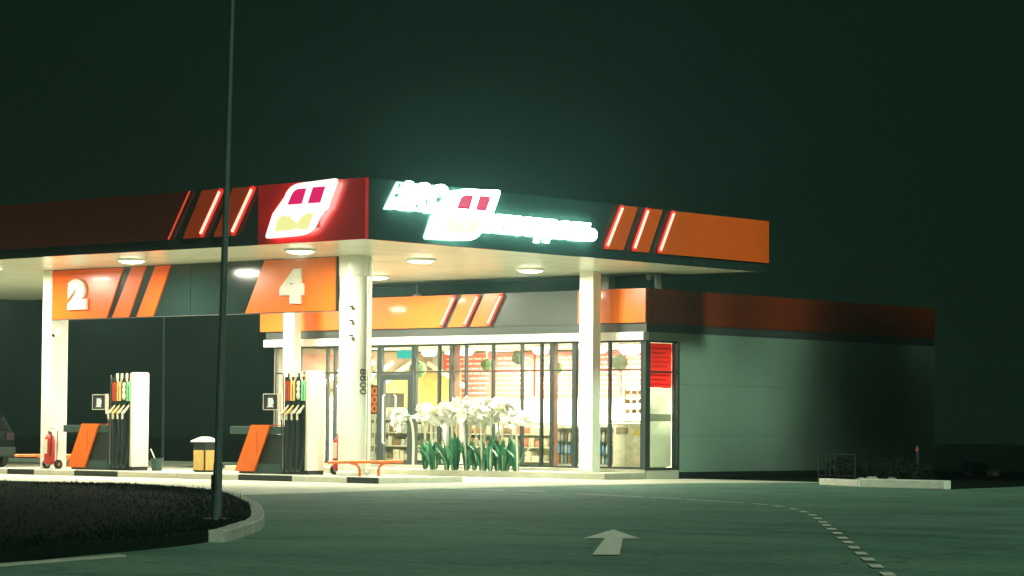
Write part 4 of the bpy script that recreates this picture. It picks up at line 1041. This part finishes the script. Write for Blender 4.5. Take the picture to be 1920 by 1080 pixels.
rocks = [(2.75, 13.2, .09), (3.15, 13.0, .12), (3.75, 12.9, .10), (2.95, 12.9, .07), (-.55, 23.3, .18), (.5, 22.6, .16)]
labs = ['pale rubble stone nearest the railing', 'largest pale rubble stone behind the longer white kerb', 'pale rubble stone below the reflector post', 'smallest pale rubble stone behind the kerb blocks', 'pale stone far right beyond the kerbs, nearer the shop', 'pale stone far right beyond the kerbs, beside the small shrub']
for (x, y, r), l in zip(rocks, labs):
    bm = BM(); bmesh.ops.create_icosphere(bm, subdivisions=2, radius=r)
    for v in bm.verts: v.co = Vector((v.co.x*1.5, v.co.y, v.co.z*.7))*random.uniform(.8, 1.15)
    bmesh.ops.translate(bm, verts=bm.verts, vec=(x, y, .03+r*.4))
    tag(obj('rubble_stone', bm, M['rock'], None, (x, y, .03)), l, 'stone', 'rubble stones on the verge')

# unseen trees added to shade the far end of the side wall
def shade_tree(x, y, h, label, seed, leaves=2600):
    rnd = random.Random(seed); t = thing('shade_tree', label, 'shade_tree', (x, y, 0), 'unseen trees added to shade the side wall')
    bm = BM(); cyl(bm, (x, y, 0), (x+.1, y, h*.5), .22, .12, 10)
    for k in range(6):
        a = k*1.05+rnd.random(); cyl(bm, (x+.06, y, h*(.3+.04*k)), (x+math.cos(a)*h*.22, y+math.sin(a)*h*.22, h*(.5+.06*k)), .07, .02, 6)
    obj('trunk', bm, M['bark'], t)
    bm = BM()
    cl = [(Vector((rnd.gauss(0, .10), rnd.gauss(0, .10), rnd.uniform(.38, .92)))*h, rnd.uniform(.09, .15)*h) for _ in range(24)]
    for k in range(leaves):
        c, r = rnd.choice(cl); d = Vector((rnd.gauss(0, 1), rnd.gauss(0, 1), rnd.gauss(0, .8))).normalized()*r*rnd.random()**.4
        p = Vector((x, y, 0))+c+d; u = Vector((rnd.uniform(-1, 1), rnd.uniform(-1, 1), rnd.uniform(-1, 1))).normalized()*.16; w = u.orthogonal().normalized()*.09
        bm.faces.new([bm.verts.new(v) for v in (p-u, p+w, p+u, p-w)])
    obj('crown', bm, M['foliage'], t)
shade_tree(11.2, 16.4, 17, 'nearer of two added shade trees right of the shop side wall, out of view', 31, 10000)
shade_tree(11.8, 20.6, 17, 'farther of two added shade trees right of the shop side wall, out of view', 32, 10000)

# ------------------------------------------------------------------ light and air
w = bpy.data.worlds.new('World'); S.world = w; w.use_nodes = True
bg = w.node_tree.nodes['Background']; bg.inputs['Color'].default_value = (.0042, .0130, .0072, 1); bg.inputs['Strength'].default_value = 1.0
sun = bpy.data.lights.new('street_light_sun', 'SUN'); sun.energy = 2.2; sun.angle = math.radians(8); sun.color = (.74, 1.0, .74)  # low sun lamp standing in for unseen street lighting
so = bpy.data.objects.new('street_light_sun', sun); COL.objects.link(so)
so.rotation_euler = Vector((-.80, .23, -.60)).to_track_quat('-Z', 'Y').to_euler()

HAZE = 0.0010
if HAZE:
    bm = BM(); box(bm, (-175, -175, -1.0), (175, 175, 7.4))
    hm = bpy.data.materials.new('night_haze'); hm.use_nodes = True; nt = hm.node_tree; nt.nodes.clear()
    o = nt.nodes.new('ShaderNodeOutputMaterial'); v = nt.nodes.new('ShaderNodeVolumePrincipled')
    v.inputs['Color'].default_value = (.62, .97, .86, 1); v.inputs['Density'].default_value = HAZE; v.inputs['Anisotropy'].default_value = .88
    nt.links.new(v.outputs[0], o.inputs['Volume'])
    tag(obj('haze', bm, hm), 'thin night haze round the lit signs', 'haze', kind='stuff')

S.view_settings.view_transform = 'Standard'; S.view_settings.look = 'None'
S.view_settings.exposure = 0.0; S.view_settings.gamma = 1.0
S.render.engine = 'CYCLES'
S.cycles.use_denoising = True
S.cycles.max_bounces = 8; S.cycles.diffuse_bounces = 4; S.cycles.glossy_bounces = 4; S.cycles.transparent_max_bounces = 12; S.cycles.volume_bounces = 0
S.cycles.sample_clamp_indirect = 6.0; S.cycles.caustics_reflective = False; S.cycles.caustics_refractive = False
